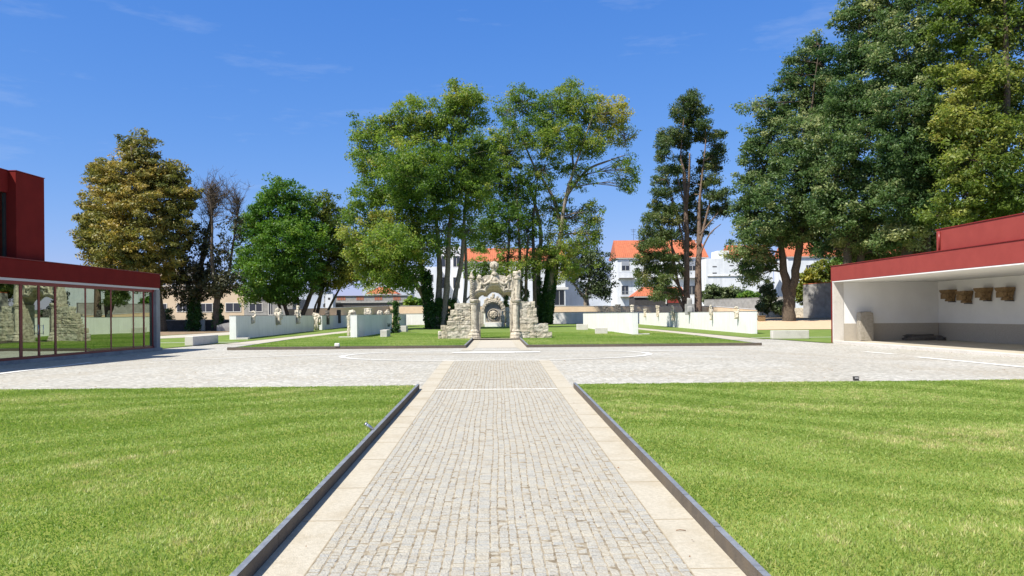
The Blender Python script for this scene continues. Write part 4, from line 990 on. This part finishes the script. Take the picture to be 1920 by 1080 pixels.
# ------------------------------------------------------------------ trees
def leaves(cent, ax, n_per, size, tn, up=.35, tilt=1.0):
    """clumps: cent (k,3), ax (k,3) radii -> quads"""
    k = len(cent); N = k*n_per
    d = rng.normal(size=(N, 3)); d /= np.linalg.norm(d, axis=1, keepdims=True); r = rng.random((N, 1))**.45
    P = np.repeat(cent, n_per, 0) + d*r*np.repeat(ax, n_per, 0)
    nrm = d*.55 + rng.normal(size=(N, 3))*.55*tilt; nrm[:, 2] += up; nrm /= np.linalg.norm(nrm, axis=1, keepdims=True)
    t = rng.normal(size=(N, 3)); t -= nrm*(t*nrm).sum(1, keepdims=True); t /= np.linalg.norm(t, axis=1, keepdims=True); b = np.cross(nrm, t)
    s = size*(.6+.8*rng.random((N, 1)))
    a = t*s; bb = b*s*.5
    V = np.stack([P-a, P-bb*.9+a*.1, P+a, P+bb*.9+a*.1], 1)
    V[:, 2] += nrm*s*.0
    tint = np.clip(np.repeat(tn, n_per) + rng.normal(0, .10, N), 0, 1)
    return V.reshape(-1, 3), np.repeat(tint, 4)

DENS = 2.3
def curve(a, b, up, n=5, wob=.15):
    a = Vector(a); b = Vector(b); L_ = (b-a).length; out = []
    mid = (a+b)/2 + Vector((random.uniform(-1, 1)*wob*L_, random.uniform(-1, 1)*wob*L_, up*L_))
    for i in range(n+1):
        t = i/n; out.append(a*(1-t)**2 + mid*2*t*(1-t) + b*t*t)
    return out

def tree(label, D, base, stems, lobes, lm, cat='tree', name='tree', cl_r=1.0, dens=1.0, nper=60, size=.2, bark='bark', fill=1.0, tbias=0., seed=0, ivy=(), twigs=True, up=.35, flat=.7, extra=None, group=None, twr=.05, tint_lobe=.12, bare=(), grow=1.0):
    global rng
    rng = np.random.default_rng(1000+seed); random.seed(seed)
    bx, by = base; P0 = W(bx, by, D); z0 = P0.z
    root = empty(name, (P0.x, P0.y, z0), 0, label, cat, group); k = D/FPX
    off = Vector((P0.x, P0.y, z0))
    tb = MB(); nodes = []
    for st in stems:
        pts = []; rad = []
        ddy = random.uniform(-.6, .6)
        for j, s_ in enumerate(st):
            x, y, r_ = s_[:3]; dd = s_[3] if len(s_) > 3 else ddy*j
            p = W(x, y, D) + Vector((0, dd, 0)) - off; pts.append(p); rad.append(r_)
        # smooth resample
        P = []; Rr = []
        for j in range(len(pts)-1):
            p0 = pts[max(j-1, 0)]; p1 = pts[j]; p2 = pts[j+1]; p3 = pts[min(j+2, len(pts)-1)]
            for q in range(5):
                t = q/5; P.append(.5*((2*p1)+(-p0+p2)*t+(2*p0-5*p1+4*p2-p3)*t*t+(-p0+3*p1-3*p2+p3)*t**3)); Rr.append(rad[j]*(1-t)+rad[j+1]*t)
        P.append(pts[-1]); Rr.append(rad[-1])
        for q in range(len(P)): P[q] = P[q] + Vector((random.uniform(-1, 1), random.uniform(-1, 1), 0))*Rr[q]*.12
        tb.tube(P, Rr, 9, .5, .09)
        nodes += [(p, r_) for p, r_ in zip(P, Rr)]
    Vs = []; Ts = []
    for lb in lobes:
        x, y, rx, ry = lb[:4]; dd = lb[4] if len(lb) > 4 else 0.; tb_ = lb[5] if len(lb) > 5 else 0.; dn = lb[6] if len(lb) > 6 else 1.
        rx *= grow; ry *= grow
        c = W(x, y, D+dd) - off; k2 = (D+dd)/FPX; ax = np.array([rx*k2, max(rx*k2*.9, 1.2), ry*k2])
        vol = ax[0]*ax[1]*ax[2]; area = (ax[0]*ax[1]+ax[1]*ax[2]+ax[0]*ax[2])
        nc = max(5, int(DENS*dens*dn*area*1.25/(cl_r**2)))
        d = rng.normal(size=(nc, 3)); d /= np.linalg.norm(d, axis=1, keepdims=True); r = (.35+.65*rng.random((nc, 1))**.6)
        r *= 1 + .16*rng.normal(size=(nc, 1))
        cen = np.array(c)[None] + d*r*ax[None]
        rr = cl_r*(.55+.75*rng.random((nc, 1))); axs = np.concatenate([rr, rr, rr*flat], 1)
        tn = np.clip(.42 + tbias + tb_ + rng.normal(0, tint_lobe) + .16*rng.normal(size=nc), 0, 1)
        Vv, Tt = leaves(cen, axs, max(6, int(nper*fill)), size, tn, up); Vs.append(Vv); Ts.append(Tt)
        # limb to the lobe, then twigs to clumps
        cand = [(p, r_) for p, r_ in nodes if p.z < c.z + .3*ax[2]] or nodes
        p, r_ = min(cand, key=lambda q: (q[0]-Vector(c)).length + (0 if q[0].z < c.z else 3)); e = Vector(c)
        r0 = min(r_*.5, .04+.022*(e-p).length)
        ln = curve(p, e, .10, 6, .08); tb.tube(ln, [r0*(1-.7*i/6) for i in range(7)], 6, .5)
        if twigs:
            for q in range(0, nc, max(1, nc//22)):
                s0 = random.choice(ln[2:]); tb.tube(curve(s0, Vector(cen[q]), .08, 4, .12), [twr, twr*.8, twr*.6, twr*.45, twr*.25], 4, .5)
    for (x, y, rx, ry, cnt) in bare:                 # bare twigs
        c = W(x, y, D) - off
        low = [q[0] for q in nodes if c.z - 2.2*ry*k < q[0].z < c.z + .4*ry*k and abs(q[0].x-c.x) < 2.5*rx*k] or [nodes[-1][0]]
        for q in range(cnt):
            e = Vector((c.x + random.gauss(0, .42)*rx*k, random.uniform(-1.8, 1.8), c.z + random.uniform(-.8, 1)*ry*k))
            st = min(random.sample(low, min(len(low), 4)), key=lambda p: (p-e).length)
            ln = curve(st, e, .04, 6, .16); tb.tube(ln, [.04, .034, .028, .022, .017, .012, .008], 4)
            for w_ in range(14):
                s0 = random.choice(ln[1:]); d_ = Vector((random.uniform(-.8, .8), random.uniform(-.6, .6), random.uniform(.2, 1.0)))
                tb.tube([s0, s0 + d_*.6 + Vector((0, 0, -.05)), s0 + d_], [.016, .012, .008], 3)
    if Vs:
        V = np.concatenate(Vs); T = np.concatenate(Ts); npmesh('crown', V, np.arange(len(V)).reshape(-1, 4), LM[lm], T, root)
    tb.build('trunk', M[bark], root, recalc=False)
    if ivy:
        Vi = []; Ti = []
        for (i0, i1, y0, y1, rr, dn) in ivy:
            # ivy along stem: px x0 -> x1
            n_ = int(90*dn); t = rng.random(n_); 
            cen = []
            for tt in t:
                y = y0+(y1-y0)*tt; x = i0+(i1-i0)*tt; p = W(x, y, D)-off; a = random.uniform(0, 6.28); q = rr*(1-.35*tt)
                cen.append((p.x+q*math.cos(a), p.y+q*math.sin(a), p.z))
            cen = np.array(cen); axs = np.full((n_, 3), .36); v_, t_ = leaves(cen, axs, 30, .13, np.clip(.4+.2*rng.normal(size=n_), 0, 1), .3); Vi.append(v_); Ti.append(t_)
        V = np.concatenate(Vi); npmesh('ivy', V, np.arange(len(V)).reshape(-1, 4), M['ivy'], np.concatenate(Ti), root)
    return root

# autumn chestnut, far left
tree('broad chestnut with brown and gold autumn leaves behind the glazed building', 97, (306, 622),
     [[(306, 622, .55), (300, 560, .45), (288, 480, .38), (268, 380, .22), (258, 280, .08)], [(296, 540, .3), (330, 470, .2), (345, 420, .08)], [(292, 520, .3), (225, 430, .18), (195, 370, .08)]],
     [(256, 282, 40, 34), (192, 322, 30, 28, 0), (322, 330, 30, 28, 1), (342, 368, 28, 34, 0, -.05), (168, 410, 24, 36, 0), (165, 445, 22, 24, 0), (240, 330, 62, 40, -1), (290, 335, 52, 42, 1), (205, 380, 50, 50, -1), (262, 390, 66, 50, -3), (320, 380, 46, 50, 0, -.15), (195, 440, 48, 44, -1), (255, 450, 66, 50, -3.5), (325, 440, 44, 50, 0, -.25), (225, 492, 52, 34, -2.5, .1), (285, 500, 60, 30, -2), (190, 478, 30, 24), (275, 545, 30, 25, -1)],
     'autumn', dens=1.1, nper=62, size=.18, seed=1, flat=.5, up=.6, cl_r=.9, tbias=.16)
tree('dark sparsely leaved tree with an ivy clad trunk at the left of the white pillar', 99, (361, 622),
     [[(361, 622, .62), (362, 580, .5), (368, 530, .36), (372, 470, .24), (385, 400, .12), (395, 350, .04)], [(364, 560, .3), (340, 510, .2), (325, 470, .08)], [(368, 520, .2), (392, 460, .12), (400, 400, .05)]],
     [(372, 450, 34, 40, 0, -.1, .8), (350, 500, 36, 34, -1, -.1), (375, 540, 34, 30, 0, -.1), (335, 545, 30, 30, -1, .05), (400, 510, 26, 40, 1, -.1, .8)],
     'dark', dens=.8, nper=46, size=.2, seed=2, ivy=[(361, 366, 620, 545, .7, 2.2)], bare=[(392, 375, 34, 44, 60)])
tree('dark leafed tree with bare twiggy top beside the cream house', 98, (407, 614),
     [[(407, 616, .5), (408, 580, .42), (410, 545, .34), (402, 490, .2), (405, 420, .1), (400, 360, .03)], [(409, 560, .3), (424, 520, .2), (432, 450, .12), (440, 380, .04)]],
     [(420, 470, 26, 40, 0, 0, .7), (432, 530, 26, 30, 0, -.05, .9), (408, 535, 30, 26, -1, -.1), (440, 430, 18, 34, 0, .1, .45)],
     'dark', dens=.75, nper=40, size=.2, seed=3, bare=[(408, 365, 36, 44, 60), (440, 385, 24, 44, 50)], ivy=[(408, 410, 612, 570, .5, .7)])
# green trees left centre
tree('dense round green tree with several stems behind the long left wall', 112, (552, 614),
     [[(545, 614, .3), (532, 560, .25), (518, 480, .15), (510, 400, .06)], [(556, 614, .38), (578, 560, .3), (596, 500, .18), (600, 430, .08)], [(560, 614, .2), (560, 560, .16), (550, 470, .1)], [(535, 614, .22), (524, 570, .18), (500, 500, .1)], [(585, 614, .16), (592, 575, .14), (606, 545, .08)]],
     [(525, 362, 36, 28), (505, 400, 48, 38, -1), (560, 395, 36, 34, 1), (478, 440, 38, 38), (530, 450, 58, 44, -3), (575, 450, 40, 42, 0), (465, 495, 32, 34), (510, 505, 52, 42, -3), (560, 510, 46, 38, -1), (480, 545, 36, 24, -1), (530, 550, 40, 22, -1)],
     'green', dens=1.15, grow=1.05, nper=70, size=.17, seed=4, cl_r=.95, tint_lobe=.08)
tree('green tree with yellowing lower boughs between the left tree and the tall clump', 116, (598, 612),
     [[(590, 612, .3), (600, 560, .24), (614, 500, .16), (618, 420, .06)], [(600, 612, .2), (625, 560, .16), (652, 510, .08)]],
     [(608, 388, 32, 32), (634, 420, 36, 34, 1), (605, 440, 30, 34, -1), (650, 465, 40, 34, 0, .1), (615, 485, 36, 34, -2, .12), (668, 500, 38, 30, 0, .3), (636, 520, 40, 24, -1, .28), (602, 535, 28, 20, 0)],
     'yellow', dens=1.0, nper=64, size=.17, seed=5, cl_r=.95, tbias=-.14)
# tall clump left of the arch
tree('tallest multi stemmed ash with ivy clad trunks rising left of the arch', 98, (822, 619),
     [[(806, 618, .55), (800, 570, .45), (778, 530, .3), (740, 480, .18), (700, 430, .08)],
      [(818, 619, .5), (822, 560, .4), (822, 480, .3), (812, 380, .2), (790, 280, .08)],
      [(830, 619, .45), (838, 540, .36), (842, 440, .28), (856, 330, .18), (868, 210, .06)],
      [(842, 618, .4), (852, 560, .32), (866, 480, .26), (872, 380, .16), (890, 260, .05)],
      [(800, 570, .3), (790, 500, .24), (770, 400, .16), (740, 300, .06)]],
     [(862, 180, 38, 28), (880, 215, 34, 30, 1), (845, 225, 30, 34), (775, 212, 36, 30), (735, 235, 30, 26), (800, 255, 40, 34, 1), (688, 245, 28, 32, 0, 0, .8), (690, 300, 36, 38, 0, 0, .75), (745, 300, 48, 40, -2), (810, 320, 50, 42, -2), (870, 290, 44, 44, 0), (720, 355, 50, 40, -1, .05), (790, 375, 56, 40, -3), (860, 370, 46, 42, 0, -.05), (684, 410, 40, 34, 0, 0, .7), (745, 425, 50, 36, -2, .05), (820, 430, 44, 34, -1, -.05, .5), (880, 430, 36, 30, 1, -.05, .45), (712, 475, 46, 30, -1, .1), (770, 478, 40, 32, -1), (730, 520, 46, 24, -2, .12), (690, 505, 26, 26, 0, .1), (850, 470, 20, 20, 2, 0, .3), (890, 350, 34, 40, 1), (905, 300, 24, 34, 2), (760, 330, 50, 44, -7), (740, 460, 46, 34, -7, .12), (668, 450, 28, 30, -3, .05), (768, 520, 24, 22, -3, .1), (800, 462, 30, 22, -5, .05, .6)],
     'ash', dens=1.05, nper=78, size=.155, seed=6, cl_r=1.0, bark='bark_grey', twr=.045, grow=1.16, tint_lobe=.16,
     ivy=[(808, 798, 617, 510, .55, 3.2), (822, 822, 618, 560, .42, 1.1), (842, 848, 618, 560, .42, 1.2)])
tree('slim leaning grey stem left of the arch gable', 101, (868, 590),
     [[(866, 600, .28), (872, 560, .24), (874, 500, .2), (872, 440, .12)], [(872, 565, .12), (884, 553, .09), (890, 543, .05)]],
     [(872, 440, 24, 30, 0, 0, .6)], 'ash', dens=.6, nper=40, seed=16, bark='bark_grey')
# stems behind the arch
tree('group of thin dark stems with loose foliage directly behind the arch', 128, (975, 606),
     [[(948, 606, .3), (950, 520, .24), (955, 440, .16), (950, 350, .05)], [(972, 606, .34), (975, 520, .28), (972, 430, .18), (965, 330, .06)], [(1003, 606, .34), (1002, 520, .3), (1000, 420, .22), (1010, 320, .08)], [(988, 606, .3), (986, 520, .25), (990, 440, .12)]],
     [(945, 300, 36, 44, 0, 0, .7), (925, 350, 34, 40, 0, -.05), (975, 360, 34, 44, 1, -.1), (945, 410, 40, 36, -1, -.1), (920, 440, 30, 34, 0, -.1, .8), (985, 430, 30, 34, 1, -.05, .7), (960, 478, 26, 24, 0, 0, .6), (915, 290, 30, 40, 0, 0, .8), (960, 260, 34, 30, 0, 0, .7), (900, 455, 24, 22, 2, 0, .5), (890, 500, 26, 18, -2, -.05, .8), (920, 512, 22, 14, -2, -.05, .7), (960, 505, 26, 16, -2, -.05, .8), (992, 500, 18, 20, 0, 0, .6), (900, 530, 16, 14, 0, -.1, .6)],
     'ash', dens=.95, nper=70, size=.18, seed=7, cl_r=1.1, tbias=-.06, grow=1.15, ivy=[(975, 975, 600, 510, .45, 1.5), (948, 950, 600, 520, .4, 1), (988, 986, 600, 540, .4, .8)])
tree('tall open crowned tree with pale branches and an ivy trunk right of the arch', 131, (1020, 607),
     [[(1022, 608, .75), (1030, 540, .62), (1040, 490, .46), (1052, 430, .34), (1060, 370, .26), (1085, 290, .15), (1110, 220, .05)],
      [(1052, 430, .35), (1036, 370, .26), (1000, 310, .18), (970, 240, .06)], [(1060, 370, .3), (1100, 320, .22), (1145, 300, .12), (1175, 290, .05)],
      [(1012, 420, .3), (1005, 390, .26), (995, 350, .2)], [(1008, 606, .4), (1010, 500, .35), (1014, 430, .3), (1000, 370, .2)], [(1060, 380, .25), (1075, 310, .18), (1060, 230, .08)]],
     [(985, 190, 34, 26, 0, 0, .7), (950, 205, 26, 26, 0, 0, .6), (1065, 185, 34, 30), (1035, 215, 38, 34, -1), (1100, 205, 34, 32), (1150, 215, 34, 34, 0, .18), (1170, 250, 22, 24, 0, .1, .7), (995, 250, 40, 30, 0, 0, .7), (1050, 265, 46, 38, -2), (1110, 262, 40, 36, 0), (1165, 320, 26, 28, 0, 0, .7), (1178, 345, 14, 14), (1020, 320, 36, 34, 0, 0, .6), (1085, 330, 38, 28, 0, 0, .5), (1030, 390, 28, 34, 1, 0, .6), (1070, 410, 40, 34, 1, 0, .5), (1110, 400, 22, 28, 0, 0, .5), (1050, 460, 36, 30, 0, .08, .9), (1020, 485, 30, 28, -1, .16), (1060, 505, 34, 22, 0, .16, .8), (1105, 440, 26, 30, 1, 0, .7)],
     'ash', dens=.92, nper=74, size=.175, seed=8, cl_r=1.15, bark='bark_grey', tbias=.03, twr=.055, grow=1.14, tint_lobe=.16, ivy=[(1022, 1038, 606, 480, 1.0, 16), (1010, 1011, 606, 520, .5, 2)])
tree('small grey green tree with spreading branches behind the white boundary wall', 156, (1095, 576),
     [[(1098, 590, .5), (1098, 570, .4), (1100, 545, .3), (1110, 500, .15)], [(1098, 562, .3), (1075, 530, .2), (1062, 515, .1)], [(1099, 555, .25), (1128, 520, .12)]],
     [(1095, 470, 30, 26), (1120, 495, 30, 28, -1), (1085, 505, 32, 28), (1128, 530, 24, 24), (1108, 540, 24, 16), (1135, 550, 14, 14)],
     'bush', dens=.95, nper=46, size=.23, seed=9, bark='bark_grey', cl_r=1.1)
# cypress
CYP = []; g_ = random.Random(3)
for y_, xl, xr in ((190, 1280, 1312), (208, 1262, 1324), (228, 1250, 1330), (250, 1238, 1350), (272, 1234, 1356), (295, 1236, 1350), (318, 1240, 1346), (340, 1230, 1366), (364, 1226, 1366), (388, 1220, 1368), (412, 1212, 1330), (436, 1206, 1322), (460, 1200, 1296), (484, 1196, 1290), (508, 1196, 1284), (530, 1200, 1280), (548, 1232, 1272)):
    n_ = max(2, int((xr-xl)/21)); 
    for q in range(n_+1):
        x_ = xl + 8 + (xr-xl-16)*q/n_ + g_.uniform(-4, 4); mid_ = 1268 < x_ < 1322 and y_ > 285
        if g_.random() < (.22 if mid_ else .06): continue
        left = x_ < 1262 and y_ > 400
        CYP.append((x_, y_ + g_.uniform(-6, 6), 15, 12, 2.5 if mid_ else (g_.uniform(-8, -1) if left else g_.uniform(-2.5, 2.5)), (.14 if left else -.03), .75 if mid_ else 1.1))
tree('tall open cypress with bare twisted branches behind the longest right wall', 103, (1292, 590),
     [[(1287, 606, .5), (1288, 560, .42), (1288, 480, .34), (1287, 380, .3), (1283, 320, .22), (1278, 290, .1), (1285, 210, .04)],
      [(1309, 606, .55), (1310, 520, .42), (1312, 450, .32), (1313, 380, .2), (1322, 300, .1), (1326, 260, .05)],
      [(1287, 580, .2), (1272, 530, .18), (1262, 470, .14), (1262, 420, .08)], [(1287, 380, .22), (1290, 340, .18), (1290, 290, .08)], [(1287, 440, .14), (1262, 380, .09), (1250, 340, .04)], [(1286, 520, .14), (1255, 450, .09), (1238, 410, .04)], [(1288, 400, .12), (1270, 340, .08), (1258, 290, .03)], [(1311, 480, .14), (1330, 440, .09), (1352, 420, .04)],
      [(1288, 560, .18), (1250, 500, .12), (1235, 470, .06)], [(1285, 470, .16), (1268, 400, .12), (1256, 370, .05)], [(1312, 460, .2), (1326, 400, .14), (1340, 350, .05)], [(1312, 440, .14), (1345, 400, .06)],
      [(1285, 585, .2), (1270, 560, .18), (1255, 545, .05)]],
     CYP,
     'cedar', dens=.9, nper=68, size=.125, seed=10, cl_r=.68, bark='bark_red', flat=.75, twr=.035, up=.1, tint_lobe=.07, name='cypress_tree')
# right hand trees
tree('forked lime tree standing on the earth bank left of the red pavilion', 92, (1479, 602),
     [[(1479, 606, .85), (1478, 560, .62), (1470, 510, .45), (1462, 450, .32), (1450, 380, .16)], [(1480, 560, .55), (1487, 520, .48), (1494, 450, .4), (1500, 360, .26), (1510, 200, .1), (1520, 100, .04)], [(1496, 430, .2), (1520, 380, .12)]],
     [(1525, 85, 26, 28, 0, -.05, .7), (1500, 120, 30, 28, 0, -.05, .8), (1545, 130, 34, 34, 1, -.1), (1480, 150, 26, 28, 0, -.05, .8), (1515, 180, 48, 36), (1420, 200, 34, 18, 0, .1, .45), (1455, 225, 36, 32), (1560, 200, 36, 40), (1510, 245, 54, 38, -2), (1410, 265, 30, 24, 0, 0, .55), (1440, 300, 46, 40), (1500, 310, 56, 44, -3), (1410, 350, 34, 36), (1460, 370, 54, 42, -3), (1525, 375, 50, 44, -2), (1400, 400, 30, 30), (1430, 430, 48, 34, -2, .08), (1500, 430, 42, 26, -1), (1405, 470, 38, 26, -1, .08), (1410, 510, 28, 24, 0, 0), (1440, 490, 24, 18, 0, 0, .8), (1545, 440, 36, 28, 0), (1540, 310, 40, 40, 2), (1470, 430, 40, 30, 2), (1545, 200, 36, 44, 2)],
     'lime', dens=1.3, nper=76, size=.16, grow=1.06, seed=11, cl_r=1.0, flat=.55, up=.5, tbias=.02)
tree('dark trunked lime tree directly behind the left end of the pavilion', 86, (1590, 604),
     [[(1580, 606, .6), (1582, 540, .5), (1590, 470, .42), (1600, 380, .3), (1600, 200, .14)], [(1600, 606, .5), (1612, 500, .4), (1622, 440, .3), (1640, 330, .14)]],
     [(1610, 30, 46, 36), (1640, 80, 50, 44, -1), (1590, 110, 46, 40), (1600, 190, 58, 48, -2), (1560, 250, 44, 44, -1), (1620, 270, 62, 50, -4), (1570, 330, 48, 46, -2), (1640, 350, 56, 46, -3), (1580, 405, 50, 36, -2), (1640, 420, 44, 32, -1), (1545, 390, 36, 30, -1), (1600, 452, 34, 20, 0), (1660, -30, 60, 50), (1655, 450, 34, 26, 3), (1580, 445, 34, 26, 4), (1545, 468, 26, 16, 3), (1610, 476, 34, 16, 5), (1655, 480, 26, 14, 5), (1630, 200, 40, 60, 4)],
     'lime', dens=1.3, nper=76, size=.16, grow=1.06, seed=12, cl_r=1.0, flat=.55, up=.5, tbias=0)
tree('massive lime tree with pale speckled leaves towering behind the pavilion', 82, (1700, 604),
     [[(1690, 606, .7), (1692, 520, .6), (1698, 440, .48), (1705, 300, .34), (1710, 120, .2), (1710, -60, .08)], [(1742, 606, .6), (1735, 480, .5), (1740, 400, .4), (1760, 300, .2)]],
     [(1690, -50, 70, 60), (1720, 40, 66, 54, -2), (1680, 110, 56, 46, -2), (1740, 130, 60, 50, -2), (1695, 200, 62, 50, -4), (1750, 230, 60, 50, -2), (1700, 290, 62, 46, -4), (1760, 320, 58, 44, -3), (1690, 370, 56, 42, -3), (1740, 400, 56, 36, -3), (1700, 440, 46, 24, -2), (1660, 455, 30, 16, -1), (1745, 440, 34, 20, 3), (1700, 470, 34, 14, 4), (1740, 462, 26, 14, 3), (1720, 330, 60, 60, 5)],
     'lime', dens=1.3, nper=76, size=.16, grow=1.06, seed=13, cl_r=1.0, flat=.55, up=.5, tbias=.06)
tree('sunlit yellow green lime tree at the far right above the pavilion roof', 76, (1860, 604),
     [[(1850, 606, .8), (1850, 480, .6), (1860, 350, .45), (1870, 200, .3), (1860, 0, .12)], [(1855, 420, .4), (1905, 300, .2), (1935, 240, .1)], [(1865, 300, .25), (1815, 200, .12)]],
     [(1800, -40, 70, 60, 0, .05), (1880, -40, 80, 60), (1800, 50, 56, 50, -1, .08), (1870, 50, 56, 50, 0), (1930, 60, 50, 56, 0, 0, .7), (1820, 135, 54, 46, -2, .1), (1885, 150, 48, 44, 0), (1800, 220, 52, 44, -2, .1), (1865, 240, 54, 40, -2, .05), (1940, 230, 50, 50, 0, 0, .8), (1820, 300, 54, 40, -3, .08), (1885, 320, 52, 36, -3, .1), (1810, 365, 50, 32, -3, .05), (1870, 375, 56, 28, -2, .05), (1930, 350, 44, 40, -1, .05), (1780, 405, 40, 24, -2), (1830, 405, 40, 18, -1), (1850, 180, 70, 90, 5), (1900, 390, 50, 20, -1), (1790, 300, 50, 60, 5)],
     'lime2', dens=1.2, nper=76, size=.165, grow=1.08, seed=14, cl_r=1.05, flat=.55, up=.5, tbias=.02)
# shrubs
def shrub(label, D, base, lobes, lm='bush', seed=20, size=.16, name='shrub', dens=1.2, nper=50):
    bx, by = base
    return tree(label, D, base, [[(bx, by+4, .08), (bx+2, by-14, .04)]], lobes, lm, 'shrub', name, .6, dens, nper, size, 'bark', seed=seed, twigs=True, twr=.02)
shrub('wide grey green bush above the concrete wall right of the cypress', 158, (1350, 572), [(1335, 548, 18, 12), (1362, 550, 20, 12), (1386, 552, 16, 10), (1325, 560, 10, 8), (1350, 561, 22, 7), (1382, 562, 22, 6)], seed=21, size=.24)
shrub('round green bush above the right end of the concrete wall', 154, (1402, 572), [(1400, 555, 16, 9), (1418, 558, 10, 7)], 'green', 22, .22)
shrub('leafy bush climbing behind the forked lime trunk', 112, (1440, 590), [(1440, 550, 16, 22), (1455, 575, 18, 12), (1430, 575, 12, 10)], 'bush', 23, .18)
shrub('yellow green bush behind the tall stained wall', 110, (1530, 590), [(1520, 520, 22, 18), (1548, 510, 22, 24), (1505, 550, 14, 20), (1560, 535, 16, 20)], 'yellow', 24, .18)
shrub('tall dark thicket between the lime trunks behind the pavilion roof', 116, (1640, 590), [(1580, 500, 26, 20), (1620, 495, 26, 22), (1660, 498, 28, 20), (1560, 520, 18, 18), (1700, 490, 26, 16)], 'green', 28, .18)
shrub('small bush by the cream house railing', 104, (312, 610), [(314, 590, 10, 12), (306, 600, 8, 8)], 'bush', 25, .14)
shrub('light green bush beside the ivy clad trunk at the left', 102, (372, 612), [(374, 595, 7, 14), (370, 608, 7, 8)], 'bush', 26, .14)
shrub('dark hedge bush beside the terrace house', 168, (775, 580), [(772, 566, 14, 10), (790, 568, 12, 9)], 'green', 27, .22)
# ivy post by the short left wall
p = G(742, 624.3, .08); D = p.y
o = empty('ivy_post', (p.x, p.y, .08), 0, 'narrow timber frame covered in ivy at the far end of the shorter left wall', 'trellis')
mb = MB()
for x in (-.28, .28): mb.bbox(x-.05, x+.05, -.05, .05, 0, 2.95, .01)
mb.box(-.33, .33, -.055, .055, 2.953, 3.03); mb.build('timber_frame', M['peach'], o)
cen = np.stack([rng.normal(0, .11, 150), rng.normal(0, .14, 150), rng.random(150)*3.0], 1); cen[:30, 0] *= 1.9
v_, t_ = leaves(cen, np.full((150, 3), .2), 34, .08, np.clip(.5+.2*rng.normal(size=150), 0, 1), .3)
npmesh('ivy', v_, np.arange(len(v_)).reshape(-1, 4), M['ivy'], t_, o)

# ------------------------------------------------------------------ small things
p = G(697, 800, .14+.1); o = empty('garden_spotlight', (p.x, p.y, float(zg(p.x, p.y))+LZ), R(20), 'small steel spotlight tube tilted in the left lawn by the kerb', 'spotlight'); o.scale = (.78, .78, .78)
mb = MB(); mb.tube([(-.10, 0, .15), (.02, 0, .05)], .032, 10); mb.tube([(-.115, 0, .162), (-.10, 0, .15)], .036, 10); mb.build('lamp_body', M['metal'], o)
mb = MB(); mb.tube([(.0, 0, -.02), (.0, 0, .07)], .012, 6); mb.lathe([(.04, -.005), (.04, .012)], 0, 0, 0, 10); mb.build('stake', M['black'], o)
p = G(1620, 712, .165+.07)
o = empty('floor_lamp', (p.x, p.y+.4, float(zg(p.x, p.y+.4))), 0, 'small dark box lamp on the paving behind the right lawn', 'lamp'); o.scale = (.8, .8, .75)
mb = MB(); mb.prism([(-.06, 0), (.06, 0), (.075, .13), (-.075, .13)], -.05, .05); mb.build('housing', M['black'], o); mb = MB(); mb.box(-.055, .055, -.056, -.051, .06, .11); mb.build('lens', M['concrete'], o)
p = G(648, 648, .1); o = empty('marker_light', (p.x, FY-.02, .15), 0, 'small white cube lamp on the far left kerb', 'lamp')
mb = MB(); mb.bbox(-.12, .12, -.08, .12, .003, .17, .02); mb.build('housing', M['plaster'], o); mb = MB(); mb.box(-.09, .09, -.086, -.081, .04, .13); mb.build('lens', M['lip'], o)
A = W(1428, 607, 92); z = float(zg(A.x, A.y)); mb = MB(); mb.bbox(-.35, .35, -.3, .3, 0, .62, .02); mb.bbox(-.4, .4, -.35, .35, .623, .68, .01)
tag(mb.build('wooden_crate', M['brown_stone'], loc=(A.x, A.y, z)), 'brown wooden box on the earth beyond the end of the longest right wall', 'box')

# fallen leaves
N = 420; rng = np.random.default_rng(5)
x = rng.uniform(-18, 18, N); y = rng.uniform(17.5, 42, N); 
x[:60] = rng.uniform(-1.6, 1.6, 60); y[:60] = rng.uniform(4.8, 17, 60)
x[60:160] = cR.x - np.abs(rng.normal(0, .5, 100)) - .05; y[60:160] = rng.uniform(24, 44, 100)
s = rng.uniform(.010, .034, N); s[:60] *= .45; a = rng.random(N)*6.28; z = zg(x, y)+.022
V = np.stack([np.stack([x+s*np.cos(a), y+s*np.sin(a), z+.004], 1), np.stack([x-s*.6*np.sin(a), y+s*.6*np.cos(a), z+.012], 1), np.stack([x-s*np.cos(a), y-s*np.sin(a), z+.003], 1), np.stack([x+s*.6*np.sin(a), y-s*.6*np.cos(a), z], 1)], 1).reshape(-1, 3)
o = npmesh('leaf_litter', V, np.arange(N*4).reshape(-1, 4), M['litter']); tag(o, 'scattered dry brown leaves on the stone paving', 'leaves', kind='stuff')
p = G(1275, 1002, .0); mb = MB(); mb.tube([(-.03, 0, .008), (.0, .003, .011), (.045, -.002, .007)], .0035, 5)
tag(mb.build('twig', M['litter'], loc=(p.x, p.y, float(zg(p.x, p.y))+.012)), 'short brown twig on the pale strip of the right path edge', 'twig')
